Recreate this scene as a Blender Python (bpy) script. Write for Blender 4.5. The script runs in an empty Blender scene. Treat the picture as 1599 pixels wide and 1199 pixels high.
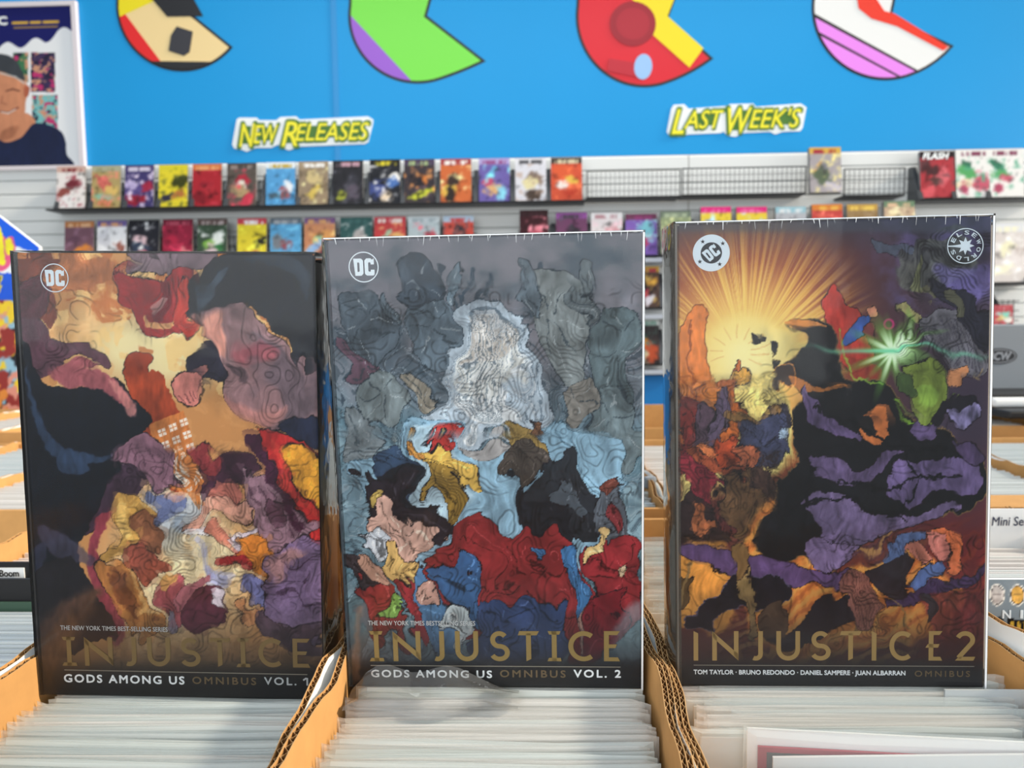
import bpy, bmesh, math, random
import numpy as np
from mathutils import Matrix, Vector
C = bpy.context.scene.collection
S = bpy.context.scene
random.seed(7)
PI = math.pi

def lin(h):
    if isinstance(h, str):
        h = h.lstrip('#'); c = [int(h[i:i+2], 16)/255 for i in (0, 2, 4)]
    else:
        c = [v/255 for v in h]
    return tuple(((v/12.92) if v <= .04045 else ((v+.055)/1.055)**2.4) for v in c)

# ---------------------------------------------------------------- camera
FPX = 1163.0
YAW, PITCH, ROLL = math.radians(1.95), math.radians(-4.7), math.radians(-.65)
CAM = Vector((0, 0, 1.30))
ROT = (Matrix.Rotation(YAW, 3, 'Z') @ Matrix.Rotation(PI/2+PITCH, 3, 'X') @ Matrix.Rotation(ROLL, 3, 'Z'))
cd = bpy.data.cameras.new('camera'); cam = bpy.data.objects.new('camera', cd); C.objects.link(cam)
cam.matrix_world = Matrix.Translation(CAM) @ ROT.to_4x4()
cd.sensor_width = 36; cd.lens = 36*FPX/1599; cd.clip_start = .02; cd.clip_end = 60
cd.dof.use_dof = True; cd.dof.focus_distance = .455; cd.dof.aperture_fstop = 11.0
S.camera = cam
def at(px, py, Y):                       # photograph pixel -> point on the vertical plane at depth Y
    d = ROT @ Vector(((px-799.5)/FPX, -(py-599.5)/FPX, -1)); return CAM + d*(Y/d.y)
def atz(px, py, z):                      # photograph pixel -> point on the horizontal plane at height z
    d = ROT @ Vector(((px-799.5)/FPX, -(py-599.5)/FPX, -1)); return CAM + d*((z-CAM.z)/d.z)
def proj(p):
    q = ROT.transposed() @ (Vector(p)-CAM); return 799.5+FPX*q.x/-q.z, 599.5-FPX*q.y/-q.z

# ---------------------------------------------------------------- light
W = bpy.data.worlds.new('world'); S.world = W; W.use_nodes = True
W.node_tree.nodes['Background'].inputs[0].default_value = (.86, .94, 1.0, 1)
W.node_tree.nodes['Background'].inputs[1].default_value = .62
def area(name, loc, target, sx, sy, power, col):
    l = bpy.data.lights.new(name, 'AREA'); l.shape = 'RECTANGLE'; l.size = sx; l.size_y = sy
    l.energy = power; l.color = col
    o = bpy.data.objects.new(name, l); C.objects.link(o); o.location = loc
    o.rotation_euler = (Vector(target)-Vector(loc)).to_track_quat('-Z', 'Y').to_euler(); return o
area('window_light_front', (-1.2, -2.6, 2.3), (0, 3.2, 1.5), 5.5, 2.4, 150, (.93, .97, 1.0))
area('window_light_right', (4.6, 1.6, 2.0), (0, 2.2, 1.3), 3.5, 2.2, 90, (1.0, .97, .92))
area('ceiling_light_rear', (0, 2.6, 3.6), (0, 2.75, 0), 4.5, 1.0, 55, (.96, .98, 1.0))
sl = bpy.data.lights.new('sun', 'SUN'); sl.energy = 5.6; sl.angle = math.radians(7); sl.color = (1.0, .86, .68)
so = bpy.data.objects.new('sun', sl); C.objects.link(so)
so.rotation_euler = Vector((-.90, .12, -.50)).to_track_quat('-Z', 'Y').to_euler()
S.view_settings.view_transform = 'Standard'; S.view_settings.look = 'None'
S.view_settings.exposure = -0.37; S.view_settings.gamma = 1; S.view_settings.use_curve_mapping = False
S.cycles.transparent_max_bounces = 24; S.cycles.max_bounces = 8

# ---------------------------------------------------------------- materials
MATS = {}
def mat(name, col=None, rough=.6, spec=.5, metal=0, noise=0, scale=40, bump=0, emis=0, attr=False, stretch=None, coat=0):
    if name in MATS: return MATS[name]
    m = bpy.data.materials.new(name); m.use_nodes = True; nt = m.node_tree; N = nt.nodes; L = nt.links
    b = N['Principled BSDF']; b.inputs['Roughness'].default_value = rough
    b.inputs['Specular IOR Level'].default_value = spec; b.inputs['Metallic'].default_value = metal
    if coat: b.inputs['Coat Weight'].default_value = coat; b.inputs['Coat Roughness'].default_value = .12
    if attr:
        a = N.new('ShaderNodeVertexColor'); a.layer_name = 'Col'; L.new(a.outputs[0], b.inputs['Base Color'])
    else:
        c = lin(col); b.inputs['Base Color'].default_value = (*c, 1)
    if noise or bump:
        tc = N.new('ShaderNodeTexCoord'); mp = N.new('ShaderNodeMapping'); L.new(tc.outputs['Object'], mp.inputs[0])
        if stretch: mp.inputs['Scale'].default_value = stretch
        nz = N.new('ShaderNodeTexNoise'); nz.inputs['Scale'].default_value = scale; nz.inputs['Detail'].default_value = 5
        L.new(mp.outputs[0], nz.inputs['Vector'])
        if noise:
            mx = N.new('ShaderNodeMixRGB'); mx.inputs[1].default_value = (*[v*(1-noise) for v in c], 1)
            mx.inputs[2].default_value = (*[min(1, v*(1+noise)) for v in c], 1)
            L.new(nz.outputs[0], mx.inputs[0]); L.new(mx.outputs[0], b.inputs['Base Color'])
        if bump:
            bp = N.new('ShaderNodeBump'); bp.inputs['Strength'].default_value = bump; bp.inputs['Distance'].default_value = .002
            L.new(nz.outputs[0], bp.inputs['Height']); L.new(bp.outputs[0], b.inputs['Normal'])
    MATS[name] = m; return m
def film(name, haze=.05, base=.03, rough=.12, tint=(1, 1, 1), bump=.3, scale=25, stretch=(1, 1, 1)):
    """clear plastic film: transparent with a fresnel gloss and a little milkiness"""
    m = bpy.data.materials.new(name); m.use_nodes = True; nt = m.node_tree; N = nt.nodes; L = nt.links; N.clear()
    out = N.new('ShaderNodeOutputMaterial'); tr = N.new('ShaderNodeBsdfTransparent'); tr.inputs[0].default_value = (*tint, 1)
    gl = N.new('ShaderNodeBsdfGlossy'); gl.inputs['Roughness'].default_value = rough
    df = N.new('ShaderNodeBsdfDiffuse'); df.inputs[0].default_value = (.9, .92, .93, 1)
    m1 = N.new('ShaderNodeMixShader'); m1.inputs[0].default_value = haze; L.new(tr.outputs[0], m1.inputs[1]); L.new(df.outputs[0], m1.inputs[2])
    fr = N.new('ShaderNodeFresnel'); fr.inputs[0].default_value = 1.42
    mu = N.new('ShaderNodeMath'); mu.operation = 'ADD'; mu.inputs[1].default_value = base-.03; L.new(fr.outputs[0], mu.inputs[0])
    m2 = N.new('ShaderNodeMixShader'); L.new(mu.outputs[0], m2.inputs[0]); L.new(m1.outputs[0], m2.inputs[1]); L.new(gl.outputs[0], m2.inputs[2])
    tc = N.new('ShaderNodeTexCoord'); mp = N.new('ShaderNodeMapping'); mp.inputs['Scale'].default_value = stretch
    nz = N.new('ShaderNodeTexNoise'); nz.inputs['Scale'].default_value = scale; nz.inputs['Detail'].default_value = 3
    bp = N.new('ShaderNodeBump'); bp.inputs['Strength'].default_value = bump; bp.inputs['Distance'].default_value = .003
    L.new(tc.outputs['Object'], mp.inputs[0]); L.new(mp.outputs[0], nz.inputs['Vector']); L.new(nz.outputs[0], bp.inputs['Height'])
    L.new(bp.outputs[0], gl.inputs['Normal']); L.new(bp.outputs[0], fr.inputs['Normal'])
    L.new(m2.outputs[0], out.inputs[0]); return m
M_kraft = mat('kraft_cardboard', 'CC9A60', .85, .2, noise=.14, scale=60, bump=.15)
M_kraftedge = mat('kraft_cut_edge', 'CDA878', .9, .1, noise=.2, scale=300)
M_flute = mat('kraft_fluting', '7A5A38', .95, .1, noise=.25, scale=200)
M_whitecard = mat('white_lined_cardboard', 'EEF0F0', .55, .3, noise=.03, scale=30)
M_mural = mat('blue_vinyl_mural', '179ADD', .45, .3, noise=.02, scale=3)
M_slat = mat('white_slatwall', 'E6E8E6', .4, .4, noise=.015, scale=5)
M_groove = mat('slatwall_groove_beige', '948E7A', .8, .2)  # plain beige-brown backing colour that shows in the slat grooves
M_black = mat('black_plastic', '1B1C1F', .45, .4)
M_wire = mat('dark_wire', '3A3C3E', .4, .5, metal=.4)
M_attr = mat('printed_cover', attr=True, rough=.5, spec=.3)
M_attrg = mat('printed_glossy_cover', attr=True, rough=.36, spec=.2)
M_paper = mat('paper_edges', 'DAD6CC', .8, .2, noise=.12, scale=4, stretch=(1, 1, 260))
M_pagefore = mat('page_fore_edge', 'B9B6B0', .55, .3, noise=.18, scale=3, stretch=(1, 300, 1))
M_floor = mat('grey_floor', '7C7B78', .6, .3, noise=.1, scale=6)
M_ceil = mat('white_ceiling', 'E8E8E6', .9, .1)
M_wood = mat('table_laminate', '8A7A66', .5, .3, noise=.15, scale=20)
M_wrap = film('shrink_wrap_film', haze=.006, base=.015, rough=.10, bump=.35, scale=18)
M_wrapside = film('shrink_wrap_film_side', haze=.03, base=.32, rough=.07, bump=.5, scale=30, tint=(.9, .9, .9))
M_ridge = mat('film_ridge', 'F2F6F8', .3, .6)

# ---------------------------------------------------------------- object helpers
class MB:
    def __init__(s): s.v = []; s.f = []; s.m = []
    def add(s, vs, fs, mi=0):
        n = len(s.v); s.v += [tuple(v) for v in vs]
        for f in fs: s.f.append(tuple(i+n for i in f)); s.m.append(mi)
        return s
    def box(s, x0, x1, y0, y1, z0, z1, mi=0, T=None):
        vs = [(x, y, z) for z in (z0, z1) for y in (y0, y1) for x in (x0, x1)]
        if T is not None: vs = [T @ Vector(v) for v in vs]
        return s.add(vs, [(0, 2, 3, 1), (4, 5, 7, 6), (0, 1, 5, 4), (2, 6, 7, 3), (0, 4, 6, 2), (1, 3, 7, 5)], mi)
    def prism(s, pts, y0, y1, mi=0):          # polygon in x,z extruded along y
        n = len(pts); vs = [(x, y0, z) for x, z in pts]+[(x, y1, z) for x, z in pts]
        fs = [tuple(range(n)), tuple(range(2*n-1, n-1, -1))]+[(i, n+i, n+(i+1) % n, (i+1) % n) for i in range(n)]
        return s.add(vs, fs, mi)
    def build(s, name, mats, parent=None, loc=None, smooth=False, bevel=0):
        me = bpy.data.meshes.new(name); me.from_pydata(s.v, [], s.f)
        for m in (mats if isinstance(mats, (list, tuple)) else [mats]): me.materials.append(m)
        me.polygons.foreach_set('material_index', s.m)
        if smooth: me.polygons.foreach_set('use_smooth', [True]*len(s.f))
        bm = bmesh.new(); bm.from_mesh(me); bmesh.ops.recalc_face_normals(bm, faces=bm.faces); bm.to_mesh(me); bm.free()
        o = bpy.data.objects.new(name, me); C.objects.link(o)
        if parent: o.parent = parent
        if loc is not None: o.location = loc
        if bevel:
            b = o.modifiers.new('bevel', 'BEVEL'); b.width = bevel; b.segments = 2; b.limit_method = 'ANGLE'
        return o
def tag(o, label=None, cat=None, group=None, kind=None):
    if label: o['label'] = label
    if cat: o['category'] = cat
    if group: o['group'] = group
    if kind: o['kind'] = kind
    return o
def empty(name, loc=(0, 0, 0), rot=None):
    o = bpy.data.objects.new(name, None); C.objects.link(o); o.location = loc; o.empty_display_size = .02
    if rot: o.rotation_euler = rot
    return o
def copy_tree(o, parent=None):
    c = o.copy(); C.objects.link(c); c.parent = parent
    for ch in list(o.children): copy_tree(ch, c)
    return c

# ---------------------------------------------------------------- painting printed art into colour attributes
_rng = np.random.RandomState(3)
_T = _rng.rand(64, 256, 256).astype(np.float32)
def vnoise(x, y, seed=0):
    t = _T[seed % 64]; xi = np.floor(x).astype(int); yi = np.floor(y).astype(int); fx = x-xi; fy = y-yi
    fx = fx*fx*(3-2*fx); fy = fy*fy*(3-2*fy)
    a = t[yi % 256, xi % 256]; b = t[yi % 256, (xi+1) % 256]; c = t[(yi+1) % 256, xi % 256]; d = t[(yi+1) % 256, (xi+1) % 256]
    return a*(1-fx)*(1-fy)+b*fx*(1-fy)+c*(1-fx)*fy+d*fx*fy
def fbm(x, y, s, o=4):
    r = 0; a = .5; n = 0
    for i in range(o): r = r+a*vnoise(x*2**i+i*17.3, y*2**i+i*9.1, s+i); n += a; a *= .55
    return r/n
def smooth_poly(p, k=5):
    p = np.array(p, float); n = len(p); out = []
    for i in range(n):
        a, b, c, d = p[i-1], p[i], p[(i+1) % n], p[(i+2) % n]
        for j in range(k):
            t = j/k; out.append(.5*((2*b)+(-a+c)*t+(2*a-5*b+4*c-d)*t*t+(-a+3*b-3*c+d)*t**3))
    return np.array(out)
class Canvas:
    def __init__(s, X, Y):
        s.X = X.astype(np.float32); s.Y = Y.astype(np.float32); s.c = np.zeros(X.shape+(3,), np.float32)
        s.wx = (fbm(X/14, Y/14, 5)-.5)*13; s.wy = (fbm(X/14, Y/14, 15)-.5)*13
        s.grain = fbm(X/6, Y/18, 25, 3)-.5; s.grain2 = fbm(X/30, Y/30, 33, 4)-.5
    def sd(s, pts, warp=1):
        x = s.X+s.wx*warp; y = s.Y+s.wy*warp; d = np.full(x.shape, 1e9, np.float32); ins = np.zeros(x.shape, bool); n = len(pts)
        for i in range(n):
            ax, ay = pts[i]; bx, by = pts[(i+1) % n]; ex, ey = bx-ax, by-ay; L = ex*ex+ey*ey+1e-9
            t = np.clip(((x-ax)*ex+(y-ay)*ey)/L, 0, 1); d = np.minimum(d, (x-ax-t*ex)**2+(y-ay-t*ey)**2)
            if ay != by: ins ^= ((ay > y) != (by > y)) & (x < (bx-ax)*(y-ay)/(by-ay)+ax)
        d = np.sqrt(d); return np.where(ins, -d, d)
    def mix(s, a, col):
        a = np.clip(a, 0, 1)[..., None]; s.c = s.c*(1-a)+np.array(col, np.float32)*a
    def blob(s, col, pts, sm=1, warp=1, soft=1.0, ink=0, alpha=1, vary=.18, ink_col=(20, 16, 20)):
        p = smooth_poly(pts) if sm else np.array(pts, float)
        mnx, mny = p.min(0)-22; mxx, mxy = p.max(0)+22
        rows = np.where((s.Y[:, :].min(1) < mxy) & (s.Y.max(1) > mny))[0]; cols = np.where((s.X.min(0) < mxx) & (s.X.max(0) > mnx))[0]
        if not len(rows) or not len(cols): return
        sl_ = np.s_[rows[0]:rows[-1]+1, cols[0]:cols[-1]+1]
        sub = object.__new__(Canvas); sub.X = s.X[sl_]; sub.Y = s.Y[sl_]; sub.wx = s.wx[sl_]; sub.wy = s.wy[sl_]
        d = sub.sd(p, warp); g = (s.grain[sl_]*1.2+s.grain2[sl_]*1.3)[..., None]*vary
        c = np.clip(np.array(col, np.float32)*(1+g*2), 0, 255)
        if ink:
            a = np.clip(.5-(d-ink)/1.2, 0, 1)[..., None]*alpha; s.c[sl_] = s.c[sl_]*(1-a)+np.array(ink_col, np.float32)*a
        a = np.clip(.5-d/soft, 0, 1)[..., None]*alpha
        s.c[sl_] = s.c[sl_]*(1-a)+c*a
    def line(s, col, pts, w=1.5, alpha=1, warp=1, taper=0):
        for i in range(len(pts)-1):
            ax, ay = pts[i]; bx, by = pts[i+1]; ex, ey = bx-ax, by-ay
            x = s.X+s.wx*warp; y = s.Y+s.wy*warp
            t = np.clip(((x-ax)*ex+(y-ay)*ey)/(ex*ex+ey*ey+1e-9), 0, 1)
            d = np.sqrt((x-ax-t*ex)**2+(y-ay-t*ey)**2); ww = w*(1-taper*t)
            s.mix(np.clip(.5+(ww-d)/1.2, 0, 1)*alpha, col)
    def shards(s, cell, jit, mask=1.0, ink=.5, seed=1, mix=1.0, asp=1.0, ang=0, mute=0):
        """break the picture into irregular facets, each taking the colour found near its centre"""
        rs = np.random.RandomState(seed); ca, sa = math.cos(ang), math.sin(ang); x = (s.X+s.wx*.8)/cell; y = (s.Y+s.wy*.8)/(cell*asp); u = x*ca+y*sa; v = -x*sa+y*ca
        off = rs.rand(512, 512, 2); jx = rs.rand(512, 512, 3)-.5; iu = np.floor(u).astype(int); iv = np.floor(v).astype(int)
        b1 = np.full(u.shape, 9e9); b2 = b1.copy(); bx = b1*0; by = b1*0; sh = b1*0
        for di in (-1, 0, 1):
            for dj in (-1, 0, 1):
                a, b = iu+di, iv+dj; o = off[b % 512, a % 512]; cu, cw = a+o[..., 0], b+o[..., 1]; d = (u-cu)**2+(v-cw)**2
                n = d < b1; b2 = np.where(n, b1, np.minimum(b2, d)); j = jx[b % 512, a % 512]
                px = (cu*ca-cw*sa)*cell+j[..., 0]*2*jit; py = (cu*sa+cw*ca)*cell*asp+j[..., 1]*2*jit
                bx = np.where(n, px, bx); by = np.where(n, py, by); sh = np.where(n, j[..., 2], sh); b1 = np.where(n, d, b1)
        h, w = s.X.shape; A = np.stack([s.X.ravel(), s.Y.ravel(), np.ones(h*w)], 1)[::997]; II, JJ = np.mgrid[0:h, 0:w]
        ki = np.linalg.lstsq(A, II.ravel()[::997], rcond=None)[0]; kj = np.linalg.lstsq(A, JJ.ravel()[::997], rcond=None)[0]
        ri = np.clip((ki[0]*bx+ki[1]*by+ki[2]).astype(int), 0, h-1); rj = np.clip((kj[0]*bx+kj[1]*by+kj[2]).astype(int), 0, w-1)
        c = s.c[ri, rj]*(1+sh[..., None]*.34)
        e = (np.sqrt(b2)-np.sqrt(b1))*cell; k = np.clip(1.9-e, 0, 1)*ink
        c = c*(1-k[..., None])+np.array((24, 20, 26), np.float32)*k[..., None]
        hl = np.clip(1.2-np.abs(e-3.4), 0, 1)*ink*.35; c = c*(1-hl[..., None])+np.minimum(255, c*1.35+26)*hl[..., None]
        m = (np.clip(mask, 0, 1)*mix)[..., None] if not np.isscalar(mask) else mask*mix
        s.c = s.c*(1-m)+np.clip(c, 0, 255)*m
    def resample(s, bx, by):
        h, w = s.X.shape; A = np.stack([s.X.ravel(), s.Y.ravel(), np.ones(h*w)], 1)[::997]; II, JJ = np.mgrid[0:h, 0:w]
        ki = np.linalg.lstsq(A, II.ravel()[::997], rcond=None)[0]; kj = np.linalg.lstsq(A, JJ.ravel()[::997], rcond=None)[0]
        ri = np.clip((ki[0]*bx+ki[1]*by+ki[2]).astype(int), 0, h-1); rj = np.clip((kj[0]*bx+kj[1]*by+kj[2]).astype(int), 0, w-1)
        return s.c[ri, rj]
    def swirl(s, amp, scale, mask=1.0, seed=1, hatch=.5, freq=9, asp=1.0, light=.4):
        """marble the picture: colours drawn out along turbulent currents, with ink lines running along them"""
        X, Y = s.X, s.Y; sc = scale; m = np.clip(mask, 0, 1)*np.ones(X.shape)
        a = fbm(X/sc, Y/sc/asp, seed, 2)-.5; b = fbm(X/sc+31, Y/sc/asp+17, seed+7, 2)-.5
        c = s.resample(X+a*4*amp*m, Y+b*4*amp*m); t = (a*3+b*2)*freq*.34+fbm(X/sc*1.5, Y/sc*1.5, seed+13, 3)*1.3
        f = np.abs(t-np.round(t)); g = np.gradient(t); gm = np.hypot(g[0], g[1])+1e-4
        wv = .45+.9*fbm(X/sc*1.3, Y/sc*1.3, seed+19, 2); k = np.clip(1.5*wv-f/gm, 0, 1)*hatch*np.clip(.34/gm, 0, 1)*np.clip((fbm(X/sc*2, Y/sc*2, seed+29, 2)-.38)*6, 0, 1)
        c = c*(1-k[..., None]*.42)
        f2 = np.abs(t+.28-np.round(t+.28)); k2 = np.clip(.8*wv-f2/gm, 0, 1)*hatch*light*.6*np.clip(.3/gm, 0, 1); c = c*(1-k2[..., None])+np.minimum(255, c*1.25+34)*k2[..., None]
        sh = 1+(fbm(X/sc*1.8, Y/sc*1.1, seed+23, 3)-.5)[..., None]*.5; c = c*sh
        s.c = s.c*(1-m[..., None])+np.clip(c, 0, 255)*m[..., None]
    def scratches(s, col, seed, fx, fy, thr=.04, alpha=.5, mask=None, ang=0):
        ca, sa = math.cos(ang), math.sin(ang); u = s.X*ca+s.Y*sa; v = -s.X*sa+s.Y*ca
        n = np.abs(fbm(u/fx, v/fy, seed, 3)-.5); a = np.clip((thr-n)/thr*1.6, 0, 1)*alpha
        if mask is not None: a = a*mask
        s.mix(a, col)
def grid_mesh(name, P, cols, m, parent=None, flip=False):
    """P: (rows, cols, 3) points, cols: (rows, cols, 3) sRGB 0-255"""
    r, c, _ = P.shape; me = bpy.data.meshes.new(name)
    idx = np.arange(r*c).reshape(r, c); q = np.stack([idx[:-1, :-1], idx[:-1, 1:], idx[1:, 1:], idx[1:, :-1]], -1).reshape(-1, 4)
    if flip: q = q[:, ::-1]
    me.vertices.add(r*c); me.vertices.foreach_set('co', P.astype(np.float32).ravel())
    me.loops.add(q.size); me.loops.foreach_set('vertex_index', q.ravel().astype(np.int32))
    me.polygons.add(len(q)); me.polygons.foreach_set('loop_start', (np.arange(len(q))*4).astype(np.int32))
    me.polygons.foreach_set('loop_total', np.full(len(q), 4, np.int32)); me.update(calc_edges=True)
    a = me.color_attributes.new('Col', 'FLOAT_COLOR', 'POINT'); k = np.clip(cols, 0, 255).reshape(-1, 3)/255.
    k = np.where(k <= .04045, k/12.92, ((k+.055)/1.055)**2.4); a.data.foreach_set('color', np.concatenate([k, np.ones((len(k), 1))], 1).astype(np.float32).ravel())
    me.materials.append(m); o = bpy.data.objects.new(name, me); C.objects.link(o)
    if parent: o.parent = parent
    return o

# ---------------------------------------------------------------- lettering
def text_mesh(name, s, x0, x1, z0, z1, y, m, parent, bold=0, shear=0, spacing=1, cap=True):
    """lettering fitted into the rectangle x0..x1, z0..z1 (cap height) of the plane y, facing -Y"""
    cu = bpy.data.curves.new(name, 'FONT'); cu.body = s; cu.size = 1; cu.shear = shear; cu.space_character = spacing
    cu.resolution_u = 3; t = bpy.data.objects.new(name, cu); C.objects.link(t)
    bpy.context.view_layer.update()
    me = bpy.data.meshes.new_from_object(t.evaluated_get(bpy.context.evaluated_depsgraph_get())); bpy.data.objects.remove(t)
    co = np.zeros(len(me.vertices)*3); me.vertices.foreach_get('co', co); co = co.reshape(-1, 3)
    mn, mx = co.min(0), co.max(0); sc = ((x1-x0)/(mx[0]-mn[0]), (z1-z0)/(mx[1]-mn[1]))
    out = np.stack([x0+(co[:, 0]-mn[0])*sc[0], np.full(len(co), y), z0+(co[:, 1]-mn[1])*sc[1]], -1)
    # weight: the same glyphs stacked with small shifts all round
    r_ = bold*sc[1]*.9; k = 1 if r_ <= 0 else (5 if bold < .03 else 9); fs = [tuple(q.vertices) for q in me.polygons]; V = []; F = []
    for i in range(k):
        an = 2*PI*i/max(1, k-1); dx, dz = (0, 0) if i == k-1 else (math.cos(an)*r_, math.sin(an)*r_); n = len(V)
        V += [(x+dx, yy-i*4e-5, z+dz) for x, yy, z in out.tolist()]; F += [tuple(q+n for q in f) for f in fs]
    bpy.data.meshes.remove(me); me = bpy.data.meshes.new(name); me.from_pydata(V, [], F); me.materials.append(m)
    o = bpy.data.objects.new(name, me); C.objects.link(o); o.parent = parent; return o
def stroke(mb, pts, w, y, closed=False, mi=0, cut0=None, cut1=None):
    """thick mitred polyline in the x,z plane at depth y"""
    p = []
    for q in pts:
        q = Vector(q)
        if not p or (q-p[-1]).length > 1e-6: p.append(q)
    n = len(p); Lf = []; Rt = []
    for i in range(n):
        a = p[i-1] if (i or closed) else None; b = p[(i+1) % n] if (i < n-1 or closed) else None
        d1 = (p[i]-a).normalized() if a is not None else None; d2 = (b-p[i]).normalized() if b is not None else None
        if d1 is None: nrm = Vector((-d2.y, d2.x)); k = 1
        elif d2 is None: nrm = Vector((-d1.y, d1.x)); k = 1
        else:
            n1 = Vector((-d1.y, d1.x)); n2 = Vector((-d2.y, d2.x)); nrm = n1+n2
            nrm = nrm.normalized() if nrm.length > 1e-6 else n1; k = 1/max(.45, nrm.dot(n1))
        Lf.append(p[i]+nrm*w/2*k); Rt.append(p[i]-nrm*w/2*k)
    vs = [(v.x, y, v.y) for v in Lf]+[(v.x, y, v.y) for v in Rt]
    m = n if closed else n-1
    mb.add(vs, [(i, n+i, n+(i+1) % n, (i+1) % n) for i in range(m)], mi)
def arc(cx, cz, rx, rz, a0, a1, n=14):
    return [(cx+rx*math.cos(math.radians(a0+(a1-a0)*i/n)), cz+rz*math.sin(math.radians(a0+(a1-a0)*i/n))) for i in range(n+1)]
def glyph(mb, ch, x0, x1, z0, z1, w, y, serif=True):
    """one letter of the wide gilt title alphabet"""
    X = lambda u: x0+(x1-x0)*u
    h = w/2; zt, zb = z1-h, z0+h; cz = (z0+z1)/2; xm = (x0+x1)/2; hw = (x1-x0)/2-h; hh = (z1-z0)/2-h
    if ch == 'I':
        if serif:
            stroke(mb, [(xm, z0), (xm, z1)], w, y); q = w*.42
            for zz, k in ((z1, -1), (z0, 1)):
                a = .96 if k < 0 else 1.05; hx = (x1-x0)/2*a
                mb.add([(xm-hx, y, zz), (xm+hx, y, zz), (xm+hx*(.8 if k < 0 else .9), y, zz+k*w*.75), (xm-hx*.75, y, zz+k*w*.75)], [(0, 1, 2, 3)])
        else:
            mb.add([(xm-h, y, z0), (xm+h, y, z0), (xm+h, y, z1-w*.5), (xm-h, y, z1)], [(0, 1, 2, 3)])
    elif ch == 'N':
        mb.add([(x0, y, z0), (x0+w, y, z0), (x0+w, y, z1-w*1.2), (x0, y, z1)], [(0, 1, 2, 3)])
        mb.add([(x1-w, y, z0+w*1.2), (x1, y, z0), (x1, y, z1), (x1-w, y, z1)], [(0, 1, 2, 3)])
        mb.add([(x0, y, z1), (x0+w*.2, y, z1-w*1.5), (x1, y, z0), (x1-w*.1, y, z0+w*1.5)], [(0, 1, 2, 3)])
    elif ch == 'J':
        r = (x1-x0)*.5-h; stroke(mb, [(x1-h, z1), (x1-h, zb+r)]+arc(x1-h-r, zb+r, r, r, 0, -120, 10), w, y)
    elif ch == 'U':
        stroke(mb, [(x0+h, z1), (x0+h, zb+hw)]+arc(xm, zb+hw, hw, hw, 180, 360, 14)+[(x1-h, z1)], w, y)
    elif ch == 'S':
        r = hh/2
        stroke(mb, arc(xm, zt-r, hw*.86, r, 35, 180, 9)+arc(xm, zt-r, hw*.86, r, 200, 255, 4)+arc(xm, zb+r, hw, r, 75, 0, 6)+arc(xm, zb+r, hw, r, -20, -155, 9), w, y)
    elif ch == 'T':
        mb.add([(x0, y, z1-w*.9), (x1-w*.5, y, z1-w*.9), (x1, y, z1), (x0+w*.3, y, z1)], [(0, 1, 2, 3)])
        mb.add([(xm-h, y, z0), (xm+h, y, z0+w*.5), (xm+h, y, z1-w*.5), (xm-h, y, z1-w*.5)], [(0, 1, 2, 3)])
    elif ch == 'C':
        stroke(mb, arc(xm+h*.6, cz, hw+h*.5, hh, 52, 308, 22), w, y)
    elif ch == 'E':
        if serif: stroke(mb, [(x0+h, z0), (x0+h, z1)], w, y)
        else: stroke(mb, [(x0+h+w*.5, z0), (x0+h+w*.5, z1)], w, y)
        xs = x0+(w if serif else w*1.5)
        mb.add([(xs, y, z1-w*.85), (x1-w*.6, y, z1-w*.85), (x1, y, z1), (xs, y, z1)], [(0, 1, 2, 3)])
        mb.add([(xs, y, z0), (x1, y, z0), (x1-w*.4, y, z0+w*.85), (xs, y, z0+w*.85)], [(0, 1, 2, 3)])
        xa = xs if serif else x0-w*.2
        mb.add([(xa, y, cz-w*.4), (x1-w*.9, y, cz-w*.4), (x1-w*.6, y, cz+w*.4), (xa+(0 if serif else w*.5), y, cz+w*.4)], [(0, 1, 2, 3)])
    elif ch == '2':
        r = hh*.52; stroke(mb, arc(xm, zt-r, hw, r, 160, -35, 14)+[(x0+w*.7, z0+w*.6)], w, y)
        mb.add([(x0, y, z0), (x1-w*.3, y, z0), (x1+w*.1, y, z0+w*.85), (x0+w*.8, y, z0+w*.85)], [(0, 1, 2, 3)])
def dc_mesh(mb, cx, cz, s, y, rot=0, mi=0):
    """block letters D and C with chamfered corners, s = letter height"""
    sub = MB(); t = .22*s; k = t*.71
    def loop(o, i): n = len(o); sub.add([(x*s, y, z*s) for x, z in o]+[(x*s, y, z*s) for x, z in i], [(a, (a+1) % n, n+(a+1) % n, n+a) for a in range(n)])
    loop([(-.62, .5), (-.16, .5), (-.04, .38), (-.04, -.38), (-.16, -.5), (-.53, -.5)], [(-.39, .27), (-.30, .27), (-.26, .23), (-.26, -.23), (-.30, -.27), (-.39, -.27)])
    loop_ = [(.60, .14), (.60, .5), (.50, .42), (.40, .5), (.16, .5), (.04, .38), (.04, -.38), (.16, -.5), (.56, -.5), (.62, -.42), (.62, -.16)]
    inn = [(.40, .14), (.40, .22), (.36, .27), (.33, .27), (.30, .27), (.26, .23), (.26, -.23), (.30, -.27), (.38, -.27), (.40, -.25), (.40, -.16)]
    n = len(loop_); sub.add([(x*s, y, z*s) for x, z in loop_]+[(x*s, y, z*s) for x, z in inn], [(a, a+1, n+a+1, n+a) for a in range(n-1)])
    ca, sa = math.cos(rot), math.sin(rot)
    mb.add([(cx+(x*ca-z*sa), yy, cz+(x*sa+z*ca)) for x, yy, z in sub.v], sub.f, mi)
def ring(mb, cx, cz, r, w, y, n=48, mi=0):
    stroke(mb, [(cx+r*math.cos(2*PI*i/n), cz+r*math.sin(2*PI*i/n)) for i in range(n)], w, y, closed=True, mi=mi)
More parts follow.
